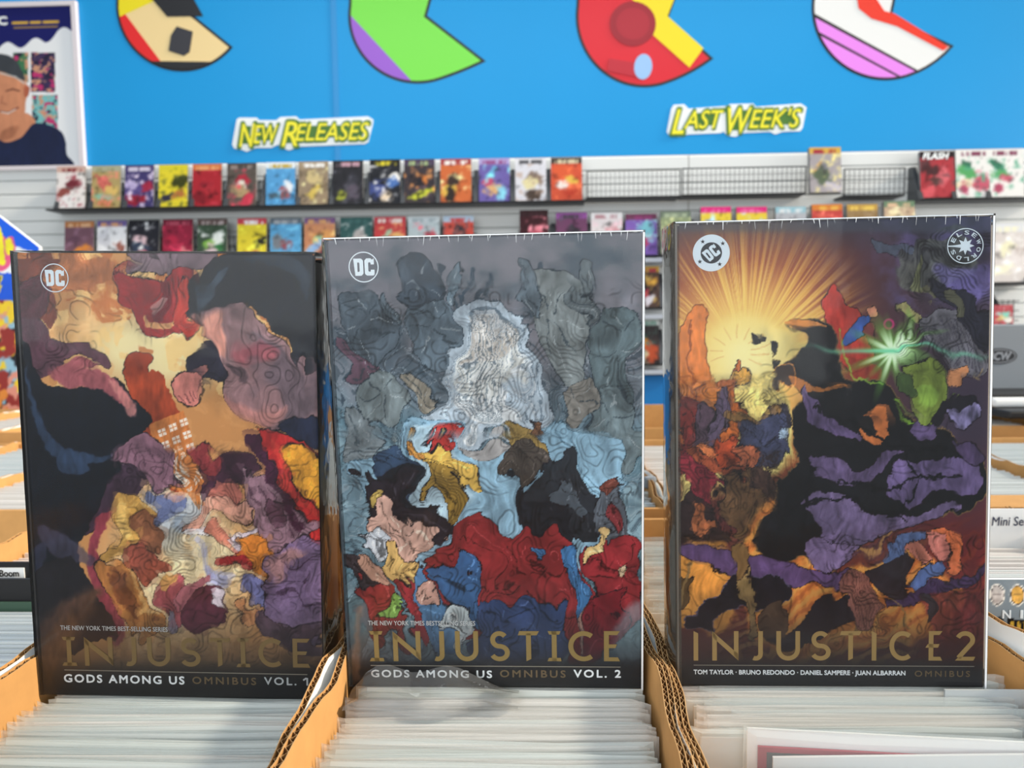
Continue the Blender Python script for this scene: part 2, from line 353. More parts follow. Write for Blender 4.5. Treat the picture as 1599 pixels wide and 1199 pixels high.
def disc(mb, cx, cz, r, y, n=48, mi=0):
    mb.add([(cx+r*math.cos(2*PI*i/n), y, cz+r*math.sin(2*PI*i/n)) for i in range(n)], [tuple(range(n))], mi)
def star(mb, cx, cz, r, ri, k, y, mi=0, rot=PI/2, long=None):
    pts = []
    for i in range(2*k):
        rr = (r if i % 2 == 0 else ri)
        if long is not None and i == long: rr = r*1.9
        pts.append((cx+rr*math.cos(rot+PI*i/k), y, cz+rr*math.sin(rot+PI*i/k)))
    pts.append((cx, y, cz)); n = 2*k
    mb.add(pts, [(i, (i+1) % n, n) for i in range(n)], mi)
# ================================================================= the three books
NPR = np.array([list(r) for r in ROT.transposed()]); NPC = np.array(CAM)
def nproj(P):
    q = (P-NPC) @ NPR.T; return 799.5+FPX*q[..., 0]/-q[..., 2], 599.5-FPX*q[..., 1]/-q[..., 2]
def band(cv, y0, y1, col, a1=1.0, p=1.0):      # printed fade to the dark title panel at the foot of each cover
    cv.mix(np.clip((cv.Y-y0)/(y1-y0), 0, 1)**p*a1, col)

def art_one(cv):
    X, Y = cv.X, cv.Y; B = cv.blob
    cv.c[:] = (206, 150, 92)
    cv.mix(np.clip(1-np.hypot((X-250)/190, (Y-545)/90), 0, 1)*1.6, (236, 222, 170))
    cv.mix(np.clip(1-np.hypot((X-285)/150, (Y-880)/150), 0, 1)*1.8, (240, 222, 178))
    cv.mix(np.clip(1-np.hypot((X-275)/90, (Y-800)/80), 0, 1)*1.3, (206, 212, 214))
    m = (Y < 560)*np.clip((fbm(X/46, Y/40, 41, 4)-.47)*30, 0, 1); cv.mix(m*.8, (190, 112, 58))
    m = (Y < 620)*np.clip((fbm(X/30, Y/36, 47, 4)-.56)*40, 0, 1); cv.mix(m*.75, (240, 206, 138))
    m = (Y > 560)*np.clip((fbm(X/24, Y/22, 49, 4)-.60)*20, 0, 1); cv.mix(m*.4, (226, 170, 110))
    B((176, 110, 66), [(26, 398), (150, 398), (190, 430), (110, 455), (60, 440), (28, 430)])
    B((122, 62, 46), [(22, 398), (75, 398), (60, 425), (92, 470), (88, 520), (60, 500), (26, 455)])
    B((92, 48, 58), [(24, 425), (62, 430), (86, 455), (74, 492), (58, 520), (24, 512)], ink=1)
    B((94, 62, 74), [(28, 500), (60, 505), (88, 530), (150, 545), (172, 572), (140, 568), (78, 560), (34, 548)], ink=1)
    B((88, 56, 68), [(30, 520), (80, 520), (96, 560), (66, 590), (34, 570)])
    B((120, 100, 108), [(205, 395), (330, 395), (312, 420), (262, 424), (222, 412)], ink=1.2)
    B((158, 40, 42), [(178, 425), (206, 410), (240, 428), (296, 420), (312, 452), (300, 500), (258, 524), (216, 516), (198, 468)], ink=1.4)
    B((112, 24, 34), [(232, 430), (256, 432), (262, 470), (244, 476)], alpha=.9)
    B((186, 60, 48), [(276, 456), (300, 440), (314, 470), (312, 515), (290, 528), (276, 500)], ink=1)
    B((232, 190, 120), [(224, 482), (276, 486), (262, 500), (228, 498)], alpha=.8)
    B((224, 206, 190), [(238, 452), (250, 462), (242, 468), (232, 460)], alpha=.5)
    # rust coloured tower block with lit windows
    B((150, 60, 34), [(196, 560), (212, 548), (236, 556), (232, 582), (244, 604), (212, 618), (194, 590)], ink=1)
    B((158, 66, 36), [(196, 596), (244, 578), (262, 610), (296, 676), (300, 760), (262, 760), (236, 700), (210, 640)], sm=0, warp=1.2)
    B((206, 128, 66), [(234, 664), (286, 640), (318, 740), (300, 800), (262, 760)], sm=0, warp=.5)
    for i in range(5):
        for j in range(3):
            x = 246+j*17+i*5.2; y = 672-j*8+i*19.5
            for a, b in ((0, 0), (6.2, -2.4), (1.8, 6), (8, 3.6)):
                B((250, 238, 222), [(x+a, y+b), (x+a+5, y+b-1.8), (x+a+6.4, y+b+2.8), (x+a+1.4, y+b+4.6)], sm=0, warp=0)
    # large dark masses
    B((26, 30, 38), [(312, 440), (345, 400), (490, 397), (495, 640), (470, 600), (452, 520), (420, 480), (390, 470), (352, 492), (318, 508), (304, 480)], ink=2)
    B((62, 78, 92), [(322, 448), (350, 418), (352, 430), (330, 462), (322, 490), (314, 480)], alpha=.8)
    B((46, 58, 70), [(380, 402), (450, 398), (484, 430), (478, 470), (462, 430), (420, 412)], alpha=.8)
    B((150, 116, 118), [(322, 492), (352, 480), (400, 474), (440, 520), (462, 566), (492, 560), (496, 655), (455, 672), (410, 660), (385, 640), (350, 588), (326, 545)], ink=2)
    B((226, 158, 138), [(320, 500), (352, 488), (362, 520), (366, 552), (342, 560), (326, 540)], soft=8, alpha=.9)
    B((98, 84, 92), [(404, 520), (450, 560), (492, 570), (494, 640), (452, 660), (420, 610)], soft=14, alpha=.85)
    B((204, 78, 92), [(384, 552), (410, 540), (420, 552), (396, 570)], soft=12, alpha=.45)
    B((208, 142, 132), [(372, 616), (400, 628), (440, 634), (420, 664), (388, 650)], soft=9, alpha=.7)
    B((40, 34, 42), [(362, 566), (392, 578), (404, 596), (386, 592), (364, 580)], alpha=.5, soft=4)
    B((36, 34, 50), [(296, 560), (325, 548), (346, 572), (352, 596), (322, 602), (300, 590)], ink=1.5)
    B((192, 122, 112), [(272, 590), (296, 580), (318, 600), (306, 632), (286, 630), (270, 612)], ink=1.8)
    for k in range(4): cv.line((96, 50, 54), [(280+k*7, 616-k*2), (290+k*6, 632-k*3)], 1.0, .7)
    # left hand mass: sweeping folds of midnight blue
    B((15, 21, 31), [(30, 545), (66, 598), (130, 606), (176, 592), (206, 622), (236, 660), (196, 700), (190, 740), (178, 790), (146, 820), (120, 862), (160, 985), (40, 990)], ink=1.5)
    B((158, 88, 94), [(74, 578), (120, 570), (170, 588), (200, 622), (196, 640), (150, 606), (100, 604)], soft=3)
    B((196, 130, 124), [(168, 592), (196, 612), (214, 640), (204, 650), (182, 622)], soft=4, alpha=.8)
    for p in ([(34, 560), (60, 640), (90, 690), (150, 712), (196, 700), (150, 724), (84, 716), (56, 660)],
              [(98, 700), (140, 730), (110, 742), (88, 728)]): B((48, 66, 92), p, soft=3, alpha=.9)
    B((138, 100, 116), [(176, 716), (200, 690), (232, 678), (262, 712), (262, 742), (232, 756), (198, 742)], ink=1.6)
    for k in range(5): cv.line((70, 46, 60), [(206+k*10, 694+k*3), (200+k*12, 726+k*4)], 1.2, .7)
    B((62, 44, 60), [(180, 742), (220, 752), (200, 790), (160, 812), (132, 836), (150, 800)], ink=1)
    B((140, 58, 72), [(150, 810), (176, 800), (150, 850), (160, 880), (190, 910), (196, 985), (160, 985), (138, 880)], soft=3)
    B((70, 66, 88), [(60, 820), (110, 840), (150, 880), (100, 872), (66, 850)], alpha=.7, soft=4)
    B((58, 62, 92), [(48, 860), (70, 850), (60, 920), (48, 900)], alpha=.6, soft=4)
    B((26, 25, 32), [(50, 900), (110, 870), (150, 930), (180, 990), (60, 1000)])
    B((96, 66, 50), [(60, 975), (118, 930), (160, 920), (130, 980), (80, 1062), (64, 1060)], soft=14, alpha=.8)
    # warm jumble through the middle
    B((208, 162, 84), [(182, 800), (206, 786), (230, 794), (240, 812), (224, 830), (228, 850), (196, 868), (156, 872), (182, 840)], ink=1.2)
    B((150, 96, 66), [(206, 826), (236, 800), (246, 822), (238, 852), (212, 852)], ink=1, alpha=.9)
    B((226, 190, 112), [(190, 812), (214, 796), (206, 820), (182, 846)], alpha=.8)
    B((150, 78, 62), [(186, 860), (222, 850), (244, 880), (226, 910), (200, 900)], ink=1)
    B((176, 118, 64), [(150, 878), (190, 888), (226, 930), (244, 985), (206, 966), (170, 930)], ink=1.5)
    B((110, 62, 40), [(168, 896), (196, 912), (226, 958), (206, 950), (178, 920)], alpha=.9)
    B((234, 190, 120), [(196, 893), (214, 915), (232, 950), (222, 944)], alpha=.7)
    B((132, 150, 204), [(228, 764), (252, 760), (264, 782), (246, 812), (232, 796)], alpha=.75, ink=.6)
    B((226, 172, 150), [(246, 760), (262, 756), (266, 774), (254, 778)], alpha=.7)
    for k in range(5): B((170, 200, 232), [(262+k*9, 800+k*7), (270+k*9, 796+k*7), (282+k*10, 836+k*6), (276+k*9, 838+k*6)], alpha=.45, sm=0)
    for k in range(3): B((160, 170, 226), [(318+k*8, 872+k*5), (330+k*8, 866+k*4), (342+k*8, 920+k*4), (330+k*7, 926)], alpha=.5)
    B((66, 36, 54), [(306, 742), (326, 722), (372, 716), (398, 742), (396, 780), (370, 748), (346, 754), (330, 800), (312, 790)], ink=1.4)
    B((188, 112, 98), [(330, 752), (352, 744), (372, 762), (360, 784), (338, 782)], ink=1)
    B((132, 50, 54), [(302, 700), (322, 692), (350, 712), (352, 728), (324, 728), (300, 722)], ink=1)
    B((222, 164, 142), [(314, 792), (352, 782), (392, 778), (400, 800), (366, 812), (330, 820), (318, 846), (294, 842), (298, 816)], ink=1.4)
    B((228, 226, 232), [(298, 836), (330, 834), (332, 852), (302, 852)], ink=1)
    B((196, 124, 104), [(330, 840), (360, 832), (372, 846), (350, 858), (332, 856)], ink=1)
    B((226, 214, 224), [(360, 842), (410, 814), (412, 824), (366, 850)], sm=0, ink=.8)
    B((140, 108, 120), [(380, 752), (420, 762), (460, 790), (498, 850), (452, 850), (420, 858), (400, 800)], ink=1.4)
    for k in range(6): cv.line((70, 46, 60), [(396+k*14, 764+k*10), (410+k*12, 800+k*8)], 1.3, .8)
    B((96, 62, 78), [(420, 800), (440, 796), (448, 820), (430, 826)], ink=1)
    B((206, 128, 52), [(362, 850), (400, 836), (430, 850), (428, 882), (398, 890), (380, 876), (366, 880)], ink=1)
    B((160, 40, 48), [(356, 866), (378, 858), (384, 886), (366, 888)], ink=1)
    B((110, 112, 156), [(372, 914), (392, 900), (416, 906), (426, 940), (400, 938), (380, 940)], ink=1.1)
    B((212, 146, 96), [(372, 960), (392, 944), (412, 948), (400, 966), (380, 972)], ink=1)
    B((166, 84, 92), [(244, 906), (268, 892), (292, 920), (300, 960), (270, 972), (244, 944)], ink=1)
    B((204, 158, 92), [(240, 902), (262, 892), (272, 908), (250, 918)], alpha=.9)
    B((178, 108, 118), [(280, 930), (306, 912), (330, 894), (332, 908), (310, 934), (284, 946)], ink=.9)
    B((90, 42, 58), [(300, 950), (318, 926), (346, 930), (356, 960), (340, 985), (304, 985)], ink=1.1)
    B((220, 208, 216), [(336, 936), (352, 938), (350, 958), (338, 956)], ink=.8)
    B((150, 140, 160), [(246, 956), (266, 946), (276, 976), (256, 984)], ink=.8)
    B((86, 66, 78), [(400, 956), (440, 950), (498, 980), (500, 1010), (420, 990)], ink=1)
    # big diagonal bands lower right
    B((66, 28, 52), [(382, 680), (420, 690), (440, 760), (470, 830), (430, 780), (396, 730)])
    B((32, 38, 60), [(436, 660), (496, 655), (497, 700), (470, 690)], ink=1.2)
    B((182, 44, 44), [(408, 672), (442, 676), (497, 716), (500, 838), (452, 790), (420, 730)], ink=2)
    B((228, 164, 56), [(444, 700), (470, 694), (499, 730), (500, 800), (470, 770), (446, 730)], ink=3)
    B((202, 70, 56), [(420, 690), (440, 700), (458, 764), (492, 812), (450, 784)], alpha=.55)
    B((124, 102, 136), [(420, 880), (440, 846), (499, 842), (502, 972), (450, 962), (420, 940), (412, 905)], ink=2.2)
    B((196, 146, 140), [(424, 884), (440, 850), (470, 852), (446, 880), (430, 910)], soft=5, alpha=.8)
    for q in ([(440, 872), (470, 876), (496, 862)], [(432, 905), (464, 912), (470, 900)], [(430, 930), (460, 944), (500, 948)]): cv.line((50, 34, 54), q, 1.6, .85)
    mk = np.clip(1-np.hypot((X-400)/110, (Y-560)/130), 0, 1)*3; cv.swirl(24, 62, mk, 11, .7, 8)
    mk = np.clip((Y-690)/20, 0, 1)*np.clip((X-165)/20, 0, 1); cv.swirl(15, 42, mk, 13, .9, 9); cv.shards(11, 3, mk, .25, 14, .3)
    mk = np.clip(1-np.hypot((X-245)/95, (Y-465)/80), 0, 1)*3; cv.swirl(15, 50, mk, 15, .7, 7)
    mk = np.clip((160-X)/20, 0, 1)*np.clip((590-Y)/20, 0, 1); cv.swirl(14, 44, mk, 16, .7, 7)
    band(cv, 930, 1062, (40, 38, 40), .97, 1.15); band(cv, 1030, 1062, (38, 38, 39), 1)
    B((104, 72, 48), [(66, 1010), (100, 960), (120, 965), (96, 1030), (74, 1072)], soft=10, alpha=.45)

def art_two(cv):
    X, Y = cv.X, cv.Y; B = cv.blob; L = cv.line
    n = fbm(X/60, Y/45, 11, 5)
    cv.c[:] = (98, 104, 114); cv.mix(np.clip((n-.42)*4, 0, 1)*.6, (132, 128, 138)); cv.mix(np.clip((.48-n)*5, 0, 1)*.7, (66, 84, 98))
    cv.mix(np.clip((Y-560)/150, 0, 1)*.8, (98, 138, 156))
    n2 = fbm(X/35, Y/35, 13, 5); m = np.clip((Y-600)/100, 0, 1)
    cv.mix(m*np.clip((n2-.5)*5, 0, 1)*.7, (150, 186, 200)); cv.mix(m*np.clip((.47-n2)*6, 0, 1)*.6, (70, 116, 134))
    cv.scratches((40, 58, 72), 19, 22, 26, .035, .55, np.clip((Y-450)/60, 0, 1)); cv.scratches((190, 206, 214), 23, 30, 18, .02, .35, np.clip((Y-470)/60, 0, 1))
    for x, y in ((690, 425), (738, 430), (736, 452), (768, 440), (845, 420), (534, 590), (526, 640), (528, 560), (722, 465), (762, 452), (950, 710), (946, 735), (958, 760), (570, 890)):
        B((44, 64, 80), [(x-4, y-12), (x+4, y-10), (x+3, y+2), (x+1, y+14), (x-3, y+2)], warp=.8, alpha=.8)
    # carved rock stacks and drifting stone behind
    rocks = [((70, 84, 96), [(536, 470), (560, 460), (592, 470), (610, 500), (612, 540), (585, 560), (560, 545), (540, 520)]),
             ((86, 104, 118), [(636, 470), (660, 450), (700, 470), (712, 520), (700, 560), (660, 560), (632, 520)]),
             ((60, 74, 88), [(626, 402), (662, 400), (690, 440), (686, 464), (640, 470), (628, 440)]),
             ((82, 98, 110), [(596, 470), (606, 462), (620, 500), (612, 512)]), ((92, 112, 126), [(700, 440), (716, 410), (722, 450), (706, 470)]),
             ((112, 122, 124), [(828, 430), (860, 422), (910, 440), (925, 500), (918, 560), (880, 590), (850, 560), (832, 500)]),
             ((86, 102, 114), [(812, 404), (838, 430), (850, 500), (834, 500), (820, 450)]), ((88, 100, 106), [(906, 420), (922, 410), (930, 470), (920, 500)]),
             ((82, 100, 106), [(934, 480), (960, 466), (992, 480), (998, 540), (990, 620), (950, 640), (930, 560)]),
             ((106, 120, 124), [(560, 580), (600, 566), (626, 600), (630, 650), (600, 672), (562, 650), (552, 610)]),
             ((92, 66, 82), [(530, 545), (565, 552), (600, 560), (570, 575), (540, 600)]),
             ((104, 116, 122), [(536, 650), (560, 640), (580, 690), (584, 740), (545, 745), (538, 700)]),
             ((96, 114, 120), [(930, 620), (975, 600), (998, 640), (1000, 730), (950, 710), (930, 670)]),
             ((120, 118, 112), [(880, 590), (930, 580), (940, 640), (900, 650)]), ((132, 126, 112), [(636, 590), (668, 588), (680, 620), (660, 640), (640, 620)])]
    for c, p in rocks:
        B(c, p, ink=1.6, ink_col=(34, 48, 58), vary=.2)
        cx = sum(q[0] for q in p)/len(p); cy = sum(q[1] for q in p)/len(p)
        for q in p[::2]: L((42, 56, 66), [(cx+(q[0]-cx)*.15, cy+(q[1]-cy)*.15), (cx+(q[0]-cx)*.8, cy+(q[1]-cy)*.8)], 1.2, .75)
        for q in p[1::2]: L((176, 188, 192), [(cx+(q[0]-cx)*.3, cy+(q[1]-cy)*.35+3), (cx+(q[0]-cx)*.75, cy+(q[1]-cy)*.75+3)], .8, .6)
    # pale column of mist and flowing strands up the middle
    B((160, 178, 192), [(700, 560), (704, 500), (736, 462), (775, 458), (806, 486), (826, 560), (850, 620), (868, 650), (800, 690), (720, 690), (660, 660), (690, 620)], ink=1.6, ink_col=(50, 68, 82))
    B((196, 196, 188), [(722, 540), (760, 520), (806, 545), (806, 600), (766, 640), (724, 600)], soft=6, alpha=.8)
    B((178, 168, 156), [(732, 500), (760, 490), (796, 505), (806, 550), (762, 570), (722, 548)], soft=4, alpha=.75)
    B((224, 230, 232), [(716, 620), (760, 628), (808, 618), (800, 660), (766, 678), (730, 664)], soft=5, alpha=.9)
    for i in range(17):
        a = -1+i/8; xs = 764+a*34
        L((74, 94, 110), [(764+a*16, 470+abs(a)*12), (764+a*48, 510+abs(a)*14), (764+a*58, 580), (764+a*74, 650)], 1.1, .7, 1.6)
        L((226, 232, 236), [(762+a*14, 478+abs(a)*10), (760+a*44, 520+abs(a)*14), (760+a*54, 584), (760+a*66, 640)], .8, .6, 1.6)
    for i in range(11): L((90, 110, 124), [(724+i*8, 626), (740+i*5, 650), (752+i*2.6, 672)], 1.0, .6, 1.4)
    # big pale blue sweep
    B((132, 176, 202), [(560, 760), (600, 706), (650, 662), (700, 672), (764, 720), (820, 676), (880, 650), (930, 680), (970, 730), (990, 820), (880, 900), (640, 900)], ink=1.4, ink_col=(50, 84, 104), alpha=.95)
    B((176, 206, 220), [(640, 690), (690, 684), (730, 740), (700, 820), (650, 790)], soft=10, alpha=.8)
    B((170, 168, 166), [(720, 690), (768, 700), (800, 696), (780, 724), (752, 728)], ink=1, alpha=.8)
    for q in ([(660, 668), (620, 720), (580, 790)], [(850, 664), (900, 700), (960, 800)], [(700, 690), (710, 740), (690, 800)], [(880, 664), (930, 720), (970, 790)], [(640, 690), (610, 760), (600, 820)]): L((66, 104, 128), q, 1.4, .8)
    # dense, brightly coloured jumble of shapes below (generic, no figures)
    J = [((40, 62, 90), [(588, 700), (604, 684), (622, 710), (646, 770), (640, 800), (600, 760)]),
         ((24, 30, 40), [(600, 746), (640, 760), (668, 800), (700, 818), (650, 812), (606, 790)]),
         ((216, 172, 70), [(648, 716), (690, 706), (722, 730), (744, 748), (728, 776), (690, 766), (664, 748)]),
         ((170, 40, 36), [(676, 688), (700, 682), (704, 706), (688, 718), (674, 708)]),
         ((150, 116, 42), [(664, 740), (704, 750), (712, 800), (690, 812), (672, 780)]), ((226, 150, 60), [(640, 690), (656, 694), (664, 726), (644, 724)]),
         ((150, 122, 60), [(780, 676), (822, 664), (846, 690), (840, 716), (800, 716)]), ((112, 74, 50), [(824, 650), (842, 650), (848, 676), (830, 680)]),
         ((70, 62, 56), [(792, 700), (850, 710), (830, 740), (800, 760)]),
         ((36, 42, 50), [(830, 740), (870, 700), (905, 700), (920, 744), (940, 800), (916, 850), (880, 830), (850, 790)]),
         ((64, 74, 84), [(850, 744), (884, 730), (900, 770), (870, 790)]), ((26, 30, 38), [(812, 760), (850, 770), (880, 830), (850, 846), (820, 810)]),
         ((86, 96, 108), [(924, 780), (960, 756), (992, 790), (990, 850), (940, 860), (924, 820)]), ((132, 44, 50), [(948, 812), (966, 804), (978, 822), (962, 836)]),
         ((116, 58, 48), [(950, 754), (974, 752), (978, 778), (958, 782)]),
         ((34, 30, 40), [(570, 770), (600, 756), (640, 780), (700, 820), (640, 830), (600, 850), (572, 810)]),
         ((212, 164, 146), [(580, 806), (612, 800), (650, 820), (680, 826), (668, 862), (620, 870), (588, 850)]),
         ((190, 198, 208), [(566, 850), (604, 846), (604, 862), (568, 866)]), ((208, 166, 92), [(598, 868), (640, 864), (682, 880), (676, 900), (620, 896)]),
         ((152, 34, 44), [(622, 892), (680, 896), (690, 960), (650, 990), (632, 930)]), ((180, 150, 70), [(572, 786), (590, 782), (588, 800), (574, 804)]),
         ((70, 120, 170), [(658, 900), (700, 880), (724, 900), (720, 1000), (680, 1020), (664, 950)]),
         ((150, 40, 40), [(560, 930), (590, 900), (616, 920), (632, 960), (620, 1000), (580, 990)]), ((120, 170, 70), [(612, 930), (626, 926), (628, 958), (616, 960)]),
         ((54, 46, 52), [(548, 892), (580, 900), (586, 920), (560, 912)]), ((196, 144, 120), [(580, 890), (602, 884), (606, 910), (586, 914)]),
         ((142, 36, 40), [(692, 834), (730, 812), (790, 820), (850, 820), (890, 860), (926, 930), (952, 1000), (850, 1010), (800, 980), (730, 990), (700, 920)]),
         ((54, 112, 170), [(850, 856), (886, 850), (906, 900), (926, 960), (900, 960), (870, 900)]), ((48, 92, 146), [(700, 880), (730, 880), (742, 930), (760, 980), (716, 950)]),
         ((44, 66, 116), [(744, 930), (800, 940), (850, 930), (860, 1000), (830, 1040), (760, 1040), (740, 990)]),
         
         
         ((200, 150, 134), [(668, 906), (694, 902), (696, 930), (672, 930)]), ((190, 140, 124), [(906, 968), (934, 960), (940, 996), (914, 1000)]),
         ((146, 34, 42), [(912, 872), (950, 850), (990, 850), (998, 900), (986, 950), (946, 960), (926, 910)]), ((212, 180, 140), [(950, 892), (968, 886), (974, 906), (958, 912)]),
         ((230, 190, 120), [(930, 838), (944, 826), (936, 872), (926, 880)]), ((124, 22, 34), [(926, 950), (960, 950), (950, 1010), (924, 1010)]),
         ((196, 214, 220), [(700, 960), (716, 940), (728, 1000), (712, 1012)])]
    for c, p in J:
        B(c, p, ink=1.7, ink_col=(18, 18, 26), vary=.16, warp=1.5)
        cx = sum(q[0] for q in p)/len(p); cy = sum(q[1] for q in p)/len(p)
        for q in p[::2]: L(tuple(v*.4 for v in c), [(cx+(q[0]-cx)*.1, cy+(q[1]-cy)*.2), (cx+(q[0]-cx)*.8, cy+(q[1]-cy)*.75)], 1.3, .8, 1.6)
        for q in p[1::2]: L(tuple(min(255, v*1.3+36) for v in c), [(cx+(q[0]-cx)*.25+3, cy+(q[1]-cy)*.3), (cx+(q[0]-cx)*.7+3, cy+(q[1]-cy)*.7)], .9, .7, 1.6)
    lo = np.clip((Y-668)/20, 0, 1)
    cv.swirl(20, 46, lo, 5, .7, 9)
    up = 1-lo; cv.swirl(16, 52, up*np.clip((Y-430)/30, 0, 1), 8, .55, 9)
    B((156, 196, 204), [(960, 980), (1000, 940), (1001, 1020), (970, 1030)], soft=10, alpha=.5)
    B((110, 150, 160), [(540, 950), (560, 930), (580, 980), (560, 1020), (540, 1000)], alpha=.6, ink=1)
    g = cv.c.mean(-1, keepdims=True); cv.c = (cv.c*.84+g*.16)*(.97-.07*np.clip((Y-700)/200, 0, 1))[..., None]
    band(cv, 945, 1052, (38, 38, 42), .96, 1.1); band(cv, 1025, 1045, (36, 36, 38), 1)
    B((120, 88, 70), [(556, 960), (566, 950), (560, 1000), (560, 1062), (550, 1062), (552, 1000)], soft=5, alpha=.5)

def art_three(cv):
    X, Y = cv.X, cv.Y; B = cv.blob; L = cv.line
    cv.c[:] = (96, 48, 46)
    d = np.hypot(X-1165, (Y-560)*1.0); ang = np.arctan2(Y-560, X-1165)
    cv.mix(np.clip((X-1280)/200, 0, 1), (62, 52, 68)); cv.mix(np.clip((400-Y)/50, 0, 1)*.75, (56, 58, 74))
    n = fbm(X/50, Y/50, 21, 5); cv.mix(np.clip((X-1330)/80, 0, 1)*np.clip((600-Y)/100, 0, 1)*np.clip((n-.5)*5, 0, 1)*.6, (96, 88, 140))
    cv.mix(np.clip((Y-680)/200, 0, 1)*np.clip((X-1380)/80, 0, 1), (104, 38, 40))
    cv.mix(np.clip(1.05-d/235, 0, 1)*1.5*np.clip(1-(X-1260)/150, 0, 1), (204, 112, 50))
    r = np.abs(np.sin(ang*19+fbm(ang*9+40, d*0+3, 9, 3)*9)); r2 = np.abs(np.sin(ang*41+2+fbm(ang*14+40, d*0+8, 12, 3)*8))
    m = np.clip(1-d/236, 0, 1)**1.3*np.clip((560-Y)/60+.6, 0, 1)*np.clip(1-(X-1290)/130, 0, 1)
    cv.mix(np.clip((r-.72)*5, 0, 1)*np.clip(m*2.2, 0, 1), (232, 178, 76)); cv.mix(np.clip((r2-.9)*9, 0, 1)*np.clip(m*2, 0, 1), (246, 212, 110))
    cv.mix(np.clip(1.25-d/125, 0, 1)*1.3, (240, 214, 124)); cv.mix(np.clip(1.1-d/70, 0, 1)*1.2, (246, 236, 170))
    B((238, 216, 130), [(1112, 620), (1170, 590), (1225, 600), (1240, 680), (1230, 730), (1190, 760), (1100, 780), (1066, 830), (1062, 740)], soft=10)
    for k in range(10): L((212, 150, 60), [(1062+k*1.5, 300+k*6), (1110+k*4, 500)], .01, 0)
    # thin pale ray bursts
    for a in (8, 35, 62, 90, 118, 150, 178, 200, 330, 350):
        ca, sa = math.cos(math.radians(a)), -math.sin(math.radians(a))
        L((222, 180, 110), [(1151+ca*22, 549+sa*22), (1151+ca*42, 549+sa*42)], .9, .7, .3)
    # orange drapery and small jumble on the left
    B((214, 128, 56), [(1057, 560), (1070, 500), (1088, 478), (1104, 490), (1100, 540), (1112, 600), (1135, 640), (1120, 670), (1080, 640), (1058, 650)], ink=1.6, ink_col=(120, 60, 24))
    for q in ([(1060, 610), (1100, 618), (1126, 640)], [(1060, 585), (1094, 596)], [(1080, 500), (1074, 560), (1090, 630)]): L((138, 70, 30), q, 1.4, .8)
    JJ = [((196, 104, 44), [(1120, 600), (1140, 590), (1150, 560), (1156, 570), (1152, 620), (1166, 650), (1150, 690), (1124, 680), (1112, 640)]),
          ((92, 78, 100), [(1108, 640), (1132, 620), (1144, 650), (1130, 690), (1104, 690)]), ((226, 170, 70), [(1146, 580), (1168, 576), (1172, 592), (1154, 604)]),
          ((176, 74, 40), [(1128, 680), (1156, 700), (1150, 740), (1124, 720)]), ((120, 44, 40), [(1060, 620), (1082, 628), (1090, 680), (1074, 740), (1058, 720)]),
          ((84, 64, 78), [(1080, 640), (1104, 660), (1100, 700), (1080, 700)]),
          ((150, 112, 62), [(1130, 652), (1180, 650), (1206, 640), (1216, 655), (1180, 668), (1140, 668)]), ((62, 66, 92), [(1160, 670), (1200, 656), (1226, 680), (1226, 720), (1180, 740), (1160, 700)]),
          ((54, 50, 62), [(1208, 640), (1228, 636), (1234, 656), (1220, 670)]), ((150, 170, 190), [(1200, 676), (1218, 680), (1222, 694), (1206, 692)]),
          ((206, 120, 70), [(1090, 690), (1124, 688), (1130, 712), (1100, 720)]), ((130, 40, 52), [(1072, 706), (1108, 716), (1124, 760), (1100, 820), (1074, 780)]),
          ((150, 74, 46), [(1072, 690), (1140, 726), (1190, 756), (1184, 764), (1130, 738), (1070, 704)]),
          ((196, 110, 74), [(1150, 704), (1176, 700), (1188, 724), (1172, 744), (1150, 730)]), ((98, 72, 48), [(1130, 740), (1180, 750), (1204, 780), (1196, 830), (1160, 842), (1134, 800)]),
          ((62, 44, 38), [(1164, 750), (1210, 745), (1222, 770), (1196, 790)]), ((44, 30, 30), [(1060, 792), (1110, 790), (1140, 830), (1130, 850), (1060, 850)]),
          ((150, 88, 54), [(1080, 800), (1120, 806), (1120, 822), (1086, 820)])]
    for c, p in JJ:
        B(c, p, ink=1.6, vary=.16, warp=1.4); cx = sum(q[0] for q in p)/len(p); cy = sum(q[1] for q in p)/len(p)
        for q in p[::2]: L(tuple(v*.42 for v in c), [(cx+(q[0]-cx)*.1, cy+(q[1]-cy)*.1), (cx+(q[0]-cx)*.8, cy+(q[1]-cy)*.8)], 1.2, .75, 1.5)
    for k in range(7): L((50, 34, 30), [(1196+k*4, 716-k*1), (1190+k*4, 744)], 1.2, .8)
    # hot streaked ground in the lower half
    B((216, 150, 70), [(1062, 850), (1120, 846), (1150, 900), (1130, 980), (1062, 960)], soft=8)
    B((210, 130, 62), [(1180, 800), (1220, 780), (1260, 860), (1300, 900), (1400, 860), (1470, 900), (1500, 960), (1400, 1010), (1200, 1010), (1160, 900)], soft=8)
    s = np.sin((X*.55+Y)*.22+fbm(X/9, Y/60, 17, 2)*3); m = np.clip((Y-790)/60, 0, 1)*np.clip((X-1120)/60, 0, 1)
    cv.mix(np.clip((s-.3)*2, 0, 1)*m*np.clip((1460-X)/60, 0, 1)*.55, (232, 184, 96)); cv.mix(np.clip((-s-.5)*3, 0, 1)*m*.4, (140, 60, 36))
    # starry, stony upper right
    B((72, 76, 70), [(1400, 420), (1440, 372), (1500, 352), (1530, 400), (1500, 440), (1440, 450)], soft=4, alpha=.8, vary=.5)
    B((118, 122, 74), [(1430, 440), (1450, 400), (1452, 440), (1470, 450), (1510, 440), (1470, 460)], alpha=.6)
    B((112, 104, 164), [(1478, 420), (1530, 400), (1548, 410), (1546, 470), (1500, 450)], soft=12, alpha=.7)
    B((96, 108, 128), [(1360, 372), (1392, 384), (1420, 390), (1410, 400), (1372, 392)], alpha=.7, ink=1)
